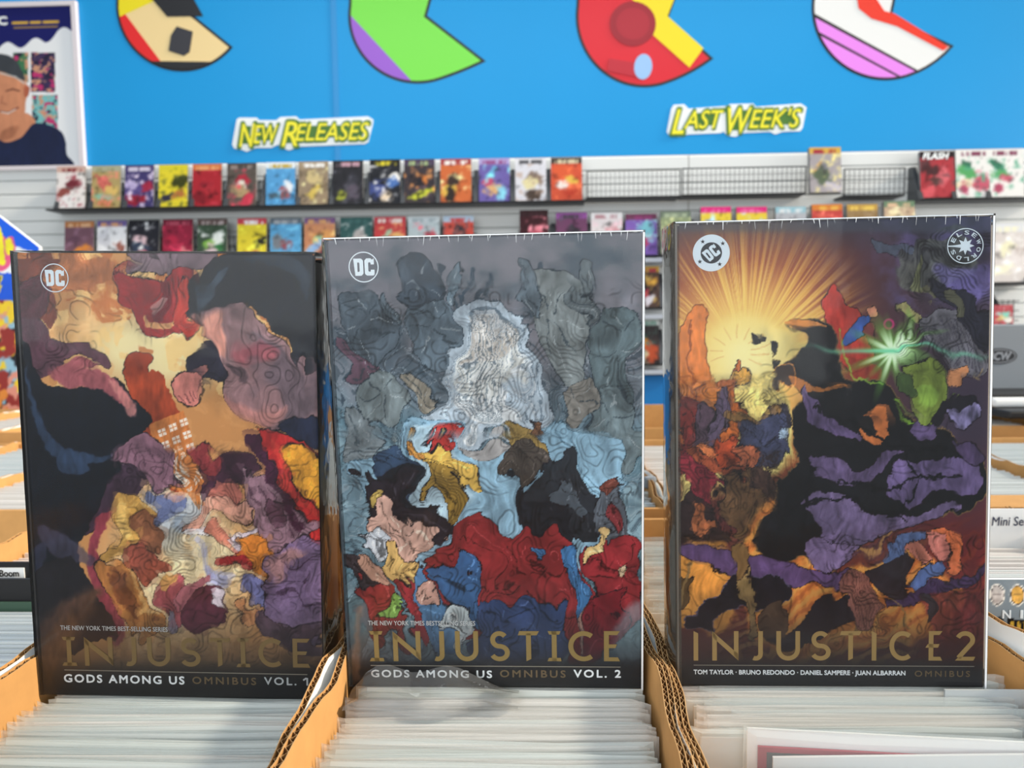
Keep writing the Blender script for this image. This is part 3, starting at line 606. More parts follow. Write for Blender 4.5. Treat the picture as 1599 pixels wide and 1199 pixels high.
    B((138, 132, 88), [(1398, 478), (1420, 472), (1440, 490), (1420, 500)], ink=1); B((104, 102, 110), [(1424, 496), (1470, 470), (1510, 500), (1540, 540), (1520, 590), (1470, 560)], ink=1.4)
    B((40, 40, 52), [(1470, 440), (1510, 450), (1546, 480), (1546, 540), (1510, 520)], ink=1); B((96, 96, 76), [(1484, 456), (1506, 450), (1510, 480), (1490, 486)], ink=1, alpha=.8)
    for k in range(11): L((58, 54, 68), [(1432+k*8, 496-k*1.5+abs(k-5)*3), (1452+k*7, 548+k*3)], 1.1, .75)
    L((150, 130, 96), [(1526, 560), (1522, 590), (1530, 592)], 1.6, .8)
    # red and blue swirl, small magenta ring
    B((178, 58, 48), [(1286, 470), (1304, 444), (1316, 470), (1340, 490), (1354, 530), (1366, 560), (1330, 580), (1306, 552), (1290, 500)], ink=1.2)
    B((54, 84, 150), [(1314, 532), (1340, 500), (1356, 496), (1350, 520), (1330, 536)], ink=1.1); B((206, 140, 110), [(1352, 484), (1364, 478), (1368, 490), (1356, 496)], ink=1)
    B((120, 60, 60), [(1352, 510), (1364, 506), (1364, 534), (1354, 536)], ink=1); B((150, 54, 40), [(1320, 560), (1366, 570), (1380, 590), (1340, 596)], alpha=.8)
    dd = np.abs(np.hypot(X-1388, Y-506)-7); cv.mix(np.clip(1.6-dd/1.5, 0, 1), (186, 52, 112))
    # black billowing cloth with violet folds
    D = (19, 20, 24)
    B(D, [(1228, 506), (1280, 500), (1304, 520), (1320, 590), (1380, 596), (1420, 640), (1470, 660), (1500, 700), (1536, 720), (1540, 770), (1500, 800), (1440, 812), (1380, 828), (1300, 860), (1250, 870), (1210, 880), (1182, 850), (1200, 790), (1236, 740), (1246, 690), (1238, 640), (1262, 606), (1216, 590), (1232, 560), (1256, 540)], ink=1.5, ink_col=(120, 96, 60))
    B((232, 150, 70), [(1226, 505), (1256, 500), (1290, 508), (1262, 512), (1248, 514)], alpha=.9)
    for q in ([(1176, 520), (1186, 526), (1182, 538)], [(1192, 540), (1204, 548), (1200, 560)], [(1204, 562), (1216, 572), (1210, 582)]): B(D, q, ink=.6, ink_col=(90, 70, 40), warp=1.5)
    B((60, 46, 40), [(1214, 580), (1234, 570), (1250, 590), (1240, 604), (1216, 600)], ink=1.4, ink_col=(226, 150, 70))
    B((226, 138, 62), [(1244, 586), (1290, 594), (1330, 604), (1290, 602), (1250, 600)], alpha=.7, warp=.8)
    L((150, 190, 70), [(1310, 510), (1318, 560), (1336, 592), (1380, 600)], 1.3, .8)
    L((140, 190, 60), [(1400, 622), (1424, 650), (1460, 644), (1500, 620)], 1.8, .8)
    B((214, 124, 66), [(1362, 640), (1386, 634), (1398, 670), (1380, 700), (1350, 690)], warp=.7, alpha=.9); B(D, [(1352, 652), (1372, 650), (1380, 676), (1360, 684)], alpha=.95)
    for c, p in (((96, 80, 118), [(1262, 596), (1290, 630), (1330, 668), (1346, 690), (1310, 680), (1270, 640)]),
                 ((88, 74, 106), [(1262, 700), (1300, 716), (1330, 740), (1380, 716), (1420, 712), (1380, 740), (1320, 766), (1280, 750)]),
                 ((98, 84, 122), [(1400, 740), (1460, 720), (1510, 716), (1534, 740), (1520, 772), (1470, 770), (1420, 790), (1380, 770)]),
                 ((104, 90, 124), [(1256, 790), (1300, 780), (1340, 800), (1400, 804), (1500, 790), (1440, 820), (1360, 842), (1300, 880), (1290, 830)]),
                 ((84, 70, 104), [(1440, 640), (1470, 656), (1460, 690), (1430, 670)]), ((110, 94, 128), [(1268, 850), (1310, 846), (1340, 860), (1300, 888), (1262, 880)]),
                 ((78, 64, 96), [(1490, 700), (1516, 690), (1536, 716), (1520, 724)])):
        B(c, p, ink=1.5, vary=.25)
    for q in ([(1280, 630), (1340, 660), (1400, 700), (1480, 706)], [(1240, 800), (1320, 790), (1420, 812)], [(1262, 700), (1270, 760), (1256, 830)], [(1420, 700), (1440, 760), (1400, 800)], [(1300, 760), (1400, 760), (1500, 740)]): L((10, 10, 14), q, 2.6, .9, 1.6)
    # violet blade-like sweep across, dark limb-like stroke below becomes a twisted root
    B((92, 70, 110), [(1060, 848), (1100, 850), (1140, 862), (1200, 872), (1260, 886), (1360, 906), (1440, 912), (1360, 918), (1260, 914), (1200, 900), (1130, 890), (1090, 880), (1062, 864)], ink=1.5)
    B((62, 44, 78), [(1366, 950), (1420, 930), (1470, 908), (1540, 886), (1546, 890), (1500, 916), (1450, 940), (1400, 952)], ink=1.3)
    B((26, 26, 34), [(1150, 890), (1210, 896), (1230, 920), (1190, 940), (1130, 950), (1110, 980), (1080, 976), (1096, 940), (1140, 916)], ink=1.3, ink_col=(90, 84, 110))
    B((78, 60, 46), [(1190, 950), (1210, 926), (1222, 950), (1226, 1000), (1204, 1000)], ink=1); B((150, 124, 80), [(1150, 850), (1160, 848), (1190, 985), (1180, 1000)], sm=0, ink=1.2)
    B((120, 92, 56), [(1144, 852), (1170, 852), (1164, 890), (1154, 890)], ink=1.1); B((90, 70, 44), [(1060, 900), (1086, 902), (1074, 940), (1060, 960)], ink=1.2)
    L((132, 108, 70), [(1078, 882), (1064, 960)], 2.2, .9, .5)
    for x in (1290, 1375): L((150, 122, 70), [(x, 926), (x+40, 985)], 1.7, .8, .6)
    B((30, 28, 36), [(1262, 950), (1290, 930), (1320, 960), (1300, 985), (1256, 1000), (1206, 1000), (1240, 980)], ink=1.2)
    B((40, 34, 42), [(1350, 890), (1390, 870), (1410, 880), (1420, 910), (1400, 938), (1370, 930)], ink=1.2); B((150, 96, 84), [(1310, 904), (1350, 900), (1360, 946), (1330, 980), (1306, 940)], ink=1, alpha=.85)
    for k in range(9): L((60, 34, 36), [(1308+k*6, 900), (1326+k*5, 975)], .8, .6)
    B((218, 118, 74), [(1456, 842), (1476, 828), (1500, 840), (1496, 880), (1474, 900), (1480, 866), (1462, 858)], ink=1.3); B((206, 128, 116), [(1450, 846), (1474, 850), (1476, 874), (1456, 878)], ink=1)
    B((86, 108, 152), [(1380, 866), (1430, 842), (1448, 850), (1428, 864), (1404, 878)], ink=1); B((80, 100, 146), [(1430, 900), (1464, 880), (1466, 900), (1428, 926)], ink=1)
    B((196, 122, 104), [(1412, 872), (1430, 862), (1444, 880), (1430, 892)], ink=1)
    B((118, 44, 46), [(1430, 940), (1500, 930), (1530, 950), (1500, 990), (1440, 980)], soft=4, alpha=.8, vary=.5)
    B((50, 44, 50), [(1434, 940), (1450, 936), (1452, 974), (1436, 978)], ink=1)
    # green flare
    g = np.hypot((X-1394)/1.0, Y-549); a = np.arctan2(Y-549, X-1394); ry = np.abs(np.sin(a*7+1))**3*.6+np.abs(np.sin(a*4))**6*.8
    cv.mix(np.clip(1-g/(40+ry*40), 0, 1)*1.1, (110, 190, 70)); cv.mix(np.clip(1-g/(18+ry*30), 0, 1)*1.6, (226, 246, 214))
    cv.mix(np.exp(-((Y-548)/3.5)**2)*np.clip(1-np.abs(X-1394)/160, 0, 1)**.7, (120, 214, 170))
    B((118, 136, 60), [(1418, 600), (1440, 576), (1470, 584), (1480, 600), (1484, 624), (1460, 650), (1434, 640), (1424, 620)], ink=1.4); B((150, 186, 80), [(1430, 608), (1456, 604), (1464, 626), (1442, 634)], alpha=.8, soft=4)
    B((70, 92, 52), [(1400, 590), (1424, 588), (1430, 620), (1410, 612)], ink=1); B((192, 132, 90), [(1480, 572), (1498, 572), (1502, 596), (1486, 604)], ink=1)
    B((112, 106, 140), [(1490, 640), (1520, 624), (1532, 640), (1510, 668), (1490, 668)], ink=1.3, vary=.5); B((28, 26, 34), [(1468, 640), (1500, 620), (1524, 624), (1490, 644), (1476, 660)], ink=1)
    mk = np.clip((1236-X)/12, 0, 1)*np.clip((Y-580)/20, 0, 1)*np.clip((860-Y)/15, 0, 1); cv.swirl(12, 36, mk, 21, .95, 9); cv.shards(9, 2, mk, .3, 22, .3)
    mk = np.clip((X-1395)/12, 0, 1)*np.clip((600-Y)/20, 0, 1)*np.clip((Y-356)/10, 0, 1); cv.swirl(13, 44, mk, 23, .9, 9)
    mk = np.clip((X-1290)/12, 0, 1)*np.clip((Y-830)/12, 0, 1); cv.swirl(11, 38, mk, 24, .9, 9)
    mk = np.clip((1310-X)/12, 0, 1)*np.clip((Y-870)/12, 0, 1); cv.swirl(8, 44, mk, 25, .7, 6)
    mk = np.clip((X-1180)/12, 0, 1)*np.clip((1500-X)/12, 0, 1)*np.clip((Y-500)/20, 0, 1)*np.clip((880-Y)/20, 0, 1)*np.clip(np.hypot(X-1394, Y-549)/60-1, 0, 1); cv.swirl(9, 60, mk, 27, .5, 5)
    band(cv, 915, 1046, (50, 45, 46), .93, .9); band(cv, 1026, 1048, (47, 47, 49), 1)
    cv.mix(np.clip((1062-X)/6, 0, 1)*np.clip((Y-360)/30, 0, 1)*.5, (120, 82, 50))
    # crinkled paler strip where the film folds at the head of the cover
    cv.mix(np.clip((366-Y)/8, 0, 1)*.5, (70, 80, 92))

def make_book(art, pose, W_, H_, T, corners_label, spine_round, spine_col, fore_right=True):
    x, y, z, yaw, lean, tilt = pose
    root = empty('hardcover_book', (x, y, z))
    Mx = Matrix.Rotation(yaw, 4, 'Z') @ Matrix.Rotation(lean, 4, 'X') @ Matrix.Rotation(tilt, 4, 'Y')
    root.rotation_euler = Mx.to_euler(); Wm = Matrix.Translation((x, y, z)) @ Mx
    nu, nv = 330, 500
    u = np.linspace(-W_/2, W_/2, nu); v = np.linspace(H_, 0, nv); U, V = np.meshgrid(u, v)
    loc = np.stack([U, np.zeros_like(U), V], -1); wm = np.array(Wm); wp = loc @ wm[:3, :3].T+wm[:3, 3]
    PX, PY = nproj(wp); cv = Canvas(PX, PY); art(cv)
    # rolled board edges: outermost rows curve back
    e = np.minimum(np.minimum(U+W_/2, W_/2-U), np.minimum(V, H_-V)); loc[..., 1] = np.where(e < .0009, (.0009-e)*.8, 0)
    fc = grid_mesh('front_cover', loc, cv.c, M_attrg, root, flip=True)
    b = MB().box(-W_/2, W_/2, .0008, .0032, 0, H_)
    b.build('front_board', mat('cover_board_'+corners_label, spine_col, .4), root)
    b = MB().box(-W_/2, W_/2, T-.003, T, 0, H_); b.build('back_cover', mat('cover_board_'+corners_label, spine_col, .4), root)
    # page block, slightly inset, with a concave fore edge
    pb = MB(); n = 14; ins = .004
    pts = []
    for i in range(n+1):
        t = i/n; pts.append((W_/2-ins-.0022*math.sin(PI*t), .0032+(T-.0062)*t))
    pts = [(-W_/2+.008, .0032)]+pts+[(-W_/2+.008, T-.003)]
    nn = len(pts); vs = [(a, c, .0035) for a, c in pts]+[(a, c, H_-.0035) for a, c in pts]
    pb.add(vs, [tuple(range(nn)), tuple(range(2*nn-1, nn-1, -1))]+[(i, (i+1) % nn, nn+(i+1) % nn, nn+i) for i in range(nn)])
    pb.build('page_block', M_pagefore, root)
    # spine: rounded casing at the left
    sp = MB(); n = 12; o_ = []
    for i in range(n+1):
        t = i/n; o_.append((-W_/2-spine_round*math.sin(PI*t)**.8, T*t))
    inn = [(a+.0025, c) for a, c in o_]; pts = o_+inn[::-1]; nn = len(pts)
    vs = [(a, c, 0) for a, c in pts]+[(a, c, H_) for a, c in pts]
    sp.add(vs, [tuple(range(nn)), tuple(range(2*nn-1, nn-1, -1))]+[(i, (i+1) % nn, nn+(i+1) % nn, nn+i) for i in range(nn)])
    sp.build('spine', mat('cover_board_'+corners_label, spine_col, .4), root, smooth=False)
    return root, Wm
def px_local(Wm, px, py):
    """photograph pixel -> (x, z) on the front cover plane of the book"""
    d = ROT @ Vector(((px-799.5)/FPX, -(py-599.5)/FPX, -1)); inv = Wm.inverted()
    o = inv @ CAM; dd = inv.to_3x3() @ d; t = -o.y/dd.y; p = o+dd*t; return p.x, p.z
def wrap_film(root, W_, H_, T, spine_round, ticks, flap=None):
    """clear shrink wrap: a slightly larger skin with the pinched seam along the head"""
    m = MB(); mside = MB(); msp = MB(); g = .0012; x0, x1, y0, y1, z0, z1 = -W_/2-spine_round-g, W_/2+g, -g, T+g, -.0004, H_+g
    nx, nz = 26, 38
    def sheet(f, a, b, m=m):
        vs = [f(i/a, j/b) for j in range(b+1) for i in range(a+1)]
        m.add(vs, [(j*(a+1)+i, j*(a+1)+i+1, (j+1)*(a+1)+i+1, (j+1)*(a+1)+i) for j in range(b) for i in range(a)])
    wob = lambda a, b: (random.random()-.5)*.00018
    sheet(lambda s, t: (-W_/2-g+(W_+2*g)*s, y0+wob(s, t)-.0004*math.sin(PI*s)*math.sin(PI*t), z0+(z1-z0)*t), nx, nz)
    sheet(lambda s, t: (x1+.0006*math.sin(s*PI)+wob(s, t), y0+(y1-y0)*s, z0+(z1-z0)*t), 8, nz, mside)
    sheet(lambda s, t: (-W_/2-g-(spine_round)*math.sin(PI*s)**.8+wob(s, t), y0+(y1-y0)*s, z0+(z1-z0)*t), 10, nz, msp)
    sheet(lambda s, t: (x0+spine_round+(x1-x0-spine_round)*s, y0+(y1-y0)*t, z1+wob(s, t)), nx, 6)
    f = m.build('shrink_wrap', M_wrap, root, smooth=True); mside.build('film_side', M_wrapside, f, smooth=True); msp.build('film_side', M_wrapside, f, smooth=True)
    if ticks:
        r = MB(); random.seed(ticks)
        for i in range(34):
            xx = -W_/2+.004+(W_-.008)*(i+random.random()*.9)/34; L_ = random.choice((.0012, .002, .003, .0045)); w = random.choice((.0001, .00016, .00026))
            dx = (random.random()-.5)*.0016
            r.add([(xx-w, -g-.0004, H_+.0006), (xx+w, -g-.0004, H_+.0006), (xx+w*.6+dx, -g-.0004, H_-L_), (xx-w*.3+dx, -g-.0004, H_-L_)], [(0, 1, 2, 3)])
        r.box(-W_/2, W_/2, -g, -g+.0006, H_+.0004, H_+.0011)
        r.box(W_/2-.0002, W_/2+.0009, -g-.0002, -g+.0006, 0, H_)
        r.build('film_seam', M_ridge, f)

GOLD = {1: mat('gilt_title_ink_dim', '77623C', .45, .4), 2: mat('gilt_title_ink', '85703F', .45, .4), 3: mat('gilt_title_ink_bright', '9C8250', .45, .4)}
M_ink = mat('white_print', 'EDF2F4', .5, .3); M_inkdim = mat('grey_print', 'B9BEC0', .5, .3); M_rule = mat('thin_rule_ink', '8A8478', .5, .3)
M_logo = mat('pale_blue_white_print', 'DCE8EF', .5, .3); M_dark = mat('dark_print', '22252B', .5, .3); M_omn = mat('umber_print', '6A5A42', .5, .3)
def cover_text(Wm, root, name, s, x0, x1, ytop, ybot, m, bold=.02, shear=0, spacing=1):
    """text fitted between photograph pixel columns; follows the cover's own horizontal"""
    a = px_local(Wm, x0, (ytop+ybot)/2); b = px_local(Wm, x1, (ytop+ybot)/2)
    zt = px_local(Wm, (x0+x1)/2, ytop)[1]; zb = px_local(Wm, (x0+x1)/2, ybot)[1]
    return text_mesh(name, s, a[0], b[0], zb, zt, -.0003, m, root, bold, shear, spacing)
def title(Wm, root, spans, ytop, ybot, m, serif, w, slope=0):
    g = MB(); xm0 = spans[0][1]
    for ch, a, b in spans:
        dy = (a-xm0)*slope; za = px_local(Wm, (a+b)/2, ybot+dy); zt = px_local(Wm, (a+b)/2, ytop+dy)
        glyph(g, ch, px_local(Wm, a, 1010)[0], px_local(Wm, b, 1010)[0], za[1], zt[1], w, -.0003, serif)
    g.build('title_lettering', m, root)

# ---- left book
pose1 = (-.2322, .4563, 1.0606, .0063, .0196, .0184); W1 = .1852; HB = .284
bk, Wm = make_book(art_one, pose1, W1, HB, .060, 'left', .004, '1A1A1D')
tag(bk, 'left hardcover omnibus with orange and midnight blue cover, volume 1', 'book', 'shrink-wrapped hardcovers standing on the boxes')
title(Wm, bk, [('I', 97, 119), ('N', 132, 176), ('J', 190, 213), ('U', 230, 266), ('S', 281, 313), ('T', 326, 361), ('I', 369, 390), ('C', 403, 444), ('E', 457, 484)], 994, 1039, GOLD[1], True, .0030, .008)
a = px_local(Wm, 101, 1045.5); b = px_local(Wm, 480, 1050)
MB().box(a[0], b[0], -.00035, -.00025, a[1]-.00025, a[1]+.00025).build('title_rule', M_rule, bk)
cover_text(Wm, bk, 'small_print', 'THE NEW YORK TIMES BEST-SELLING SERIES', 95, 262, 977.5, 984.5, M_inkdim, .004)
cover_text(Wm, bk, 'subtitle_lettering', 'GODS AMONG US', 101, 288, 1054, 1066, M_ink, .03, spacing=1.25)
cover_text(Wm, bk, 'subtitle_lettering', 'OMNIBUS', 301, 400, 1057, 1068, M_omn, .024, spacing=1.35)
cover_text(Wm, bk, 'subtitle_lettering', 'VOL. 1', 413, 481, 1057.5, 1069, M_inkdim, .025, spacing=1.3)
a = px_local(Wm, 473.8, 1061.5); b = px_local(Wm, 479, 1058)
g = MB(); stroke(g, [a, b], .0011, -.0005); g.build('numeral_flag', M_inkdim, bk)
def ring_logo(Wm, bk, cx, cy, rpx):
    c = px_local(Wm, cx, cy); r = abs(px_local(Wm, cx+rpx, cy)[0]-c[0]); g = MB(); ring(g, c[0], c[1], r*.965, r*.07, -.0003); dc_mesh(g, c[0]+r*.02, c[1], r*1.12, -.00032); g.build('round_letter_logo', M_logo, bk)
ring_logo(Wm, bk, 85.5, 434, 22)
wrap_film(bk, W1, HB, .060, .004, 0)
# ---- middle book
pose2 = (-.0295, .4584, 1.0673, -.0195, .0619, -.007); W2 = .1875
bk2, Wm = make_book(art_two, pose2, W2, HB, .055, 'middle', .004, '2C3A44')
tag(bk2, 'middle hardcover omnibus with grey-blue stormy cover, volume 2', 'book', 'shrink-wrapped hardcovers standing on the boxes')
title(Wm, bk2, [('I', 577, 599), ('N', 614, 657), ('J', 672, 694), ('U', 711, 747), ('S', 764, 796), ('T', 809, 842), ('I', 855, 876), ('C', 887, 931), ('E', 943, 968)], 985, 1032, GOLD[2], True, .0031, 0)
a = px_local(Wm, 579, 1038.5); b = px_local(Wm, 969, 1038.5)
MB().box(a[0], b[0], -.00035, -.00025, a[1]-.00025, a[1]+.00025).build('title_rule', M_rule, bk2)
cover_text(Wm, bk2, 'small_print', 'THE NEW YORK TIMES BESTSELLING SERIES', 575, 742, 969, 976, M_inkdim, .004)
cover_text(Wm, bk2, 'subtitle_lettering', 'GODS AMONG US', 580, 768, 1046, 1057, M_ink, .03, spacing=1.25)
cover_text(Wm, bk2, 'subtitle_lettering', 'OMNIBUS', 781, 883, 1046, 1057, M_omn, .024, spacing=1.35)
cover_text(Wm, bk2, 'subtitle_lettering', 'VOL. 2', 896, 969, 1045.5, 1057, M_ink, .03, spacing=1.3)
ring_logo(Wm, bk2, 568, 417, 23.5)
wrap_film(bk2, W2, HB, .055, .004, 5)
# ---- right book
pose3 = (.1777, .4473, 1.0747, -.018, -.0253, -.0078); W3 = .1844
bk3, Wm = make_book(art_three, pose3, W3, HB, .042, 'right', .0025, '6A655C')
tag(bk3, 'right hardcover omnibus with golden sunburst and black billowing cloth on its cover', 'book', 'shrink-wrapped hardcovers standing on the boxes')
title(Wm, bk3, [('I', 1083, 1090), ('N', 1112, 1153), ('J', 1169, 1191), ('U', 1212, 1249), ('S', 1265, 1297), ('T', 1311, 1345), ('I', 1361, 1368), ('C', 1388, 1426), ('E', 1446, 1471), ('2', 1491, 1522)], 985, 1031, GOLD[3], False, .0028, 0)
a = px_local(Wm, 1083, 1038); b = px_local(Wm, 1521, 1038)
MB().box(a[0], b[0], -.00035, -.00025, a[1]-.0002, a[1]+.0002).build('title_rule', M_rule, bk3)
cover_text(Wm, bk3, 'author_lettering', 'TOM TAYLOR · BRUNO REDONDO · DANIEL SAMPERE · JUAN ALBARRAN', 1083, 1413, 1046, 1055, M_ink, .03)
cover_text(Wm, bk3, 'subtitle_lettering', 'OMNIBUS', 1428, 1514, 1047, 1056, M_omn, .024, spacing=1.4)
c = px_local(Wm, 1110.5, 395); r = abs(px_local(Wm, 1139.5, 395)[0]-c[0])
g = MB(); disc(g, c[0], c[1], r, -.0003); g.build('round_letter_logo', M_logo, bk3)
g = MB(); disc(g, c[0], c[1], r*.575, -.0004); 
for sx, sz in ((-.46, .62), (.62, .50), (-.62, -.46), (.45, -.62)): star(g, c[0]+r*sx, c[1]+r*sz, r*.14, r*.055, 5, -.0004)
g.build('logo_disc', M_dark, bk3)
g = MB(); dc_mesh(g, c[0], c[1], r*.66, -.0005, math.radians(37)); g.build('logo_letters', M_logo, bk3)
c = px_local(Wm, 1507, 384); r = abs(px_local(Wm, 1535.5, 384)[0]-c[0])
g = MB(); ring(g, c[0], c[1], r*.97, r*.055, -.0003); star(g, c[0], c[1], r*.50, r*.26, 8, -.0003, long=4)
g.add([(c[0]-r*.3, -.00032, c[1]+r*.05), (c[0]-r*.96, -.00032, c[1]+r*.035), (c[0]-r*.96, -.00032, c[1]-r*.035), (c[0]-r*.3, -.00032, c[1]-r*.05)], [(0, 1, 2, 3)])
g.build('star_emblem', M_logo, bk3)
for i, chh in enumerate('ELSEWORLDS'):
    an = math.radians(153-i*34.0+ (0 if i < 1 else 0)); tx = text_mesh('emblem_letter', chh, -r*.125, r*.125, -r*.11, r*.11, -.0003, M_logo, bk3, .03)
    tx.location = (c[0]+math.cos(an)*r*.745, 0, c[1]+math.sin(an)*r*.745); tx.rotation_euler = (0, -(an-PI/2), 0)
wrap_film(bk3, W3, HB, .042, .0025, 9)
# ================================================================= the setting
WY = 4.25                                  # face of the rear wall
def setting(name, mb, m, **k):
    o = mb.build(name, m, **k); o['kind'] = 'structure'; return o
setting('floor', MB().box(-5, 6, -3.2, WY+.1, -.05, 0), M_floor)
wall = empty('wall_back', (0, 0, 0)); wall['kind'] = 'structure'
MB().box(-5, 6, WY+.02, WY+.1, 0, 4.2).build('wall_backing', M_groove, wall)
zm = 2.218                                 # foot of the mural
seams = [-5, -3.5, -1.095, 3.4, 6]
for i in range(4):
    MB().box(seams[i]+.0015, seams[i+1]-.0015, WY-.002-(.0015 if i == 2 else 0), WY+.02, zm, 4.2).build('mural_panel', M_mural, wall)
MB().box(seams[2]-.03, seams[2]+.001, WY-.0055, WY-.0036, zm, 4.2).build('seam_fold', mat('mural_seam', '2690D2', .5), wall)
pitch = .0762; zs = zm-.002; nsl = 16
for i in range(nsl):
    z1 = zs-i*pitch
    m = MB(); 
    for xa, xb in ((-5, .846), (.85, 6)):
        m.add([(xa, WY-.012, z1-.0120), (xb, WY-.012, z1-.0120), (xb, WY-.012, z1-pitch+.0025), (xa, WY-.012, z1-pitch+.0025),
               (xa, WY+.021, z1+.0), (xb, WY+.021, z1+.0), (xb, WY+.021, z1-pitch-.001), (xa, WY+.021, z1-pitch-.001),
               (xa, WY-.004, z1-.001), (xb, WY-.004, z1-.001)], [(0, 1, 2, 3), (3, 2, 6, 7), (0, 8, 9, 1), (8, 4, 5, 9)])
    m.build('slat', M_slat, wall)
zb = zs-nsl*pitch
MB().box(-5, 6, WY-.006, WY+.02, zb-.5, zb-.004).build('lower_blue_panel', mat('blue_lower_panel', '1C84D0', .45, .4), wall)
MB().box(-5, 6, WY-.02, WY+.02, 0, .12).build('skirting', M_slat, wall)

# ---------------------------------------------------------------- wall decals: plain banded discs with one cut side
def polymesh(name, pts, y0, y1, m, parent): return MB().prism(pts, y0, y1).build(name, m, parent)
def wpt(px, py, Y=WY): p = at(px, py, Y); return (p.x, p.z)
def clip_half(pts, a, b):
    """keep the side of line a->b that lies to its left"""
    out = []; f = lambda p: (b[0]-a[0])*(p[1]-a[1])-(b[1]-a[1])*(p[0]-a[0])
    for i in range(len(pts)):
        p, q = pts[i], pts[(i+1) % len(pts)]; fp, fq = f(p), f(q)
        if fp >= 0: out.append(p)
        if fp*fq < 0: t = fp/(fp-fq); out.append((p[0]+(q[0]-p[0])*t, p[1]+(q[1]-p[1])*t))
    return out
def decal(label, cx, cy, rx, ry, a_tip, tip, apex, top, bands, extra):
    # all figures in photograph pixels, carried to the wall plane
    ol = []
    for i in range(41):
        a = math.radians(172+(188-a_tip)*i/40); ol.append((cx+rx*math.cos(a), cy-ry*math.sin(a)))
    e = ol[-1]; an = math.radians(360-a_tip); tx, ty = -rx*math.sin(an), -ry*math.cos(an); tl = math.hypot(tx, ty); dd = math.hypot(tip[0]-e[0], tip[1]-e[1])*.5; q = (e[0]+tx/tl*dd, e[1]+ty/tl*dd)
    for t in (.2, .4, .6, .8): ol.append(tuple((1-t)**2*e[i]+2*t*(1-t)*q[i]+t*t*tip[i] for i in (0, 1)))
    ol += [tip, apex, top, (cx-rx*.97, top[1])]
    W_ = [wpt(*p) for p in ol]
    o = polymesh('wall_decal', W_, WY-.0045, WY-.002, mat('decal_outline_black', '15161A', .5), None)
    tag(o, label, 'decal', 'round decals high on the blue wall')
    ccx = sum(p[0] for p in W_)/len(W_); ccz = sum(p[1] for p in W_)/len(W_)
    # inner face, shrunk by the outline width
    inn = []; n = len(W_); wln = .015
    for i in range(n):
        p = Vector(W_[i]); a = Vector(W_[i-1]); b = Vector(W_[(i+1) % n]); d1 = (p-a).normalized(); d2 = (b-p).normalized()
        n1 = Vector((-d1.y, d1.x)); n2 = Vector((-d2.y, d2.x)); nn = (n1+n2).normalized(); k = wln/max(.35, nn.dot(n1)); inn.append(tuple(p+nn*k))
    if sum((inn[i][0]-ccx)**2+(inn[i][1]-ccz)**2 for i in range(n)) > sum((p[0]-ccx)**2+(p[1]-ccz)**2 for p in W_):
        inn = [tuple(2*Vector(W_[i])-Vector(inn[i])) for i in range(n)]
    for j, (col, a, b) in enumerate(bands):
        pts = inn
        if a is not None: pts = clip_half(inn, wpt(*a), wpt(*b))
        if len(pts) > 2: polymesh('colour_band', pts, WY-.0052-.0004*j, WY-.0048, mat('decal_'+col, col, .4, .4), o)
    for j, (col, pts) in enumerate(extra):
        polymesh('colour_patch', [wpt(*p) for p in pts], WY-.0078-.0005*j, WY-.006, mat('decal_'+col, col, .4, .4), o)
def ell(cx, cy, rx, ry, n=28, rot=0): return [(cx+rx*math.cos(2*PI*i/n)*math.cos(rot)-ry*math.sin(2*PI*i/n)*math.sin(rot), cy+rx*math.cos(2*PI*i/n)*math.sin(rot)+ry*math.sin(2*PI*i/n)*math.cos(rot)) for i in range(n)]
decal('round wall decal banded in cream, red and yellow, above the left racks', 285, 8, 103, 104, 72, (364, 74), (297, 20), (297, -60),
      [('F4D89C', None, None), ('E8282A', (262, 110), (178, -2)), ('F2E01E', (196, 23), (240, 3)), ('26272B', (330, 97), (244, 96))], [('26272B', [(232, -8), (296, -14), (318, 26), (262, 27)]), ('3A3A40', [(277, 42), (302, 50), (297, 82), (288, 88), (264, 80), (268, 56)])])
decal('round green wall decal with a violet lower edge, left of centre', 652, 25, 108, 106, 72, (759, 96), (667, 25), (690, -60),
      [('7BE04C', None, None), ('9B5FD0', (646, 130), (540, 16))], [])
decal('round red wall decal with a broad yellow strip, right of centre', 1006, 26, 107, 111, 72, (1114, 92), (1044, 28), (1076, -60),
      [('DC1E2E', None, None)], [('F4DC1A', [(974, -10), (1056, -10), (1042, 26), (1098, 76), (1076, 106), (1020, 56), (1000, 10)]), ('9E1828', ell(988, 38, 36, 35)), ('B02030', ell(988, 38, 26, 25)), ('C02434', [(951, 92), (1000, 100), (998, 122), (948, 112)]), ('9CC4F0', ell(1004, 105, 14, 20, 24, .1))])
decal('round white and pink wall decal with an orange-red edge, rightmost of the row', 1382, 12, 115, 114, 72, (1489, 72), (1392, 26), (1410, -60),
      [('F0F0EE', None, None), ('2A2424', (1436, 112), (1268, 20)), ('EC8CF0', (1432, 114), (1264, 24)), ('2A2424', (1410, 122), (1270, 46)), ('EC8CF0', (1407, 124), (1266, 49))],
      [('F03C28', [(1336, -10), (1362, -10), (1380, 18), (1396, 22), (1480, 74), (1472, 80), (1400, 42), (1360, 30), (1340, 14)])])

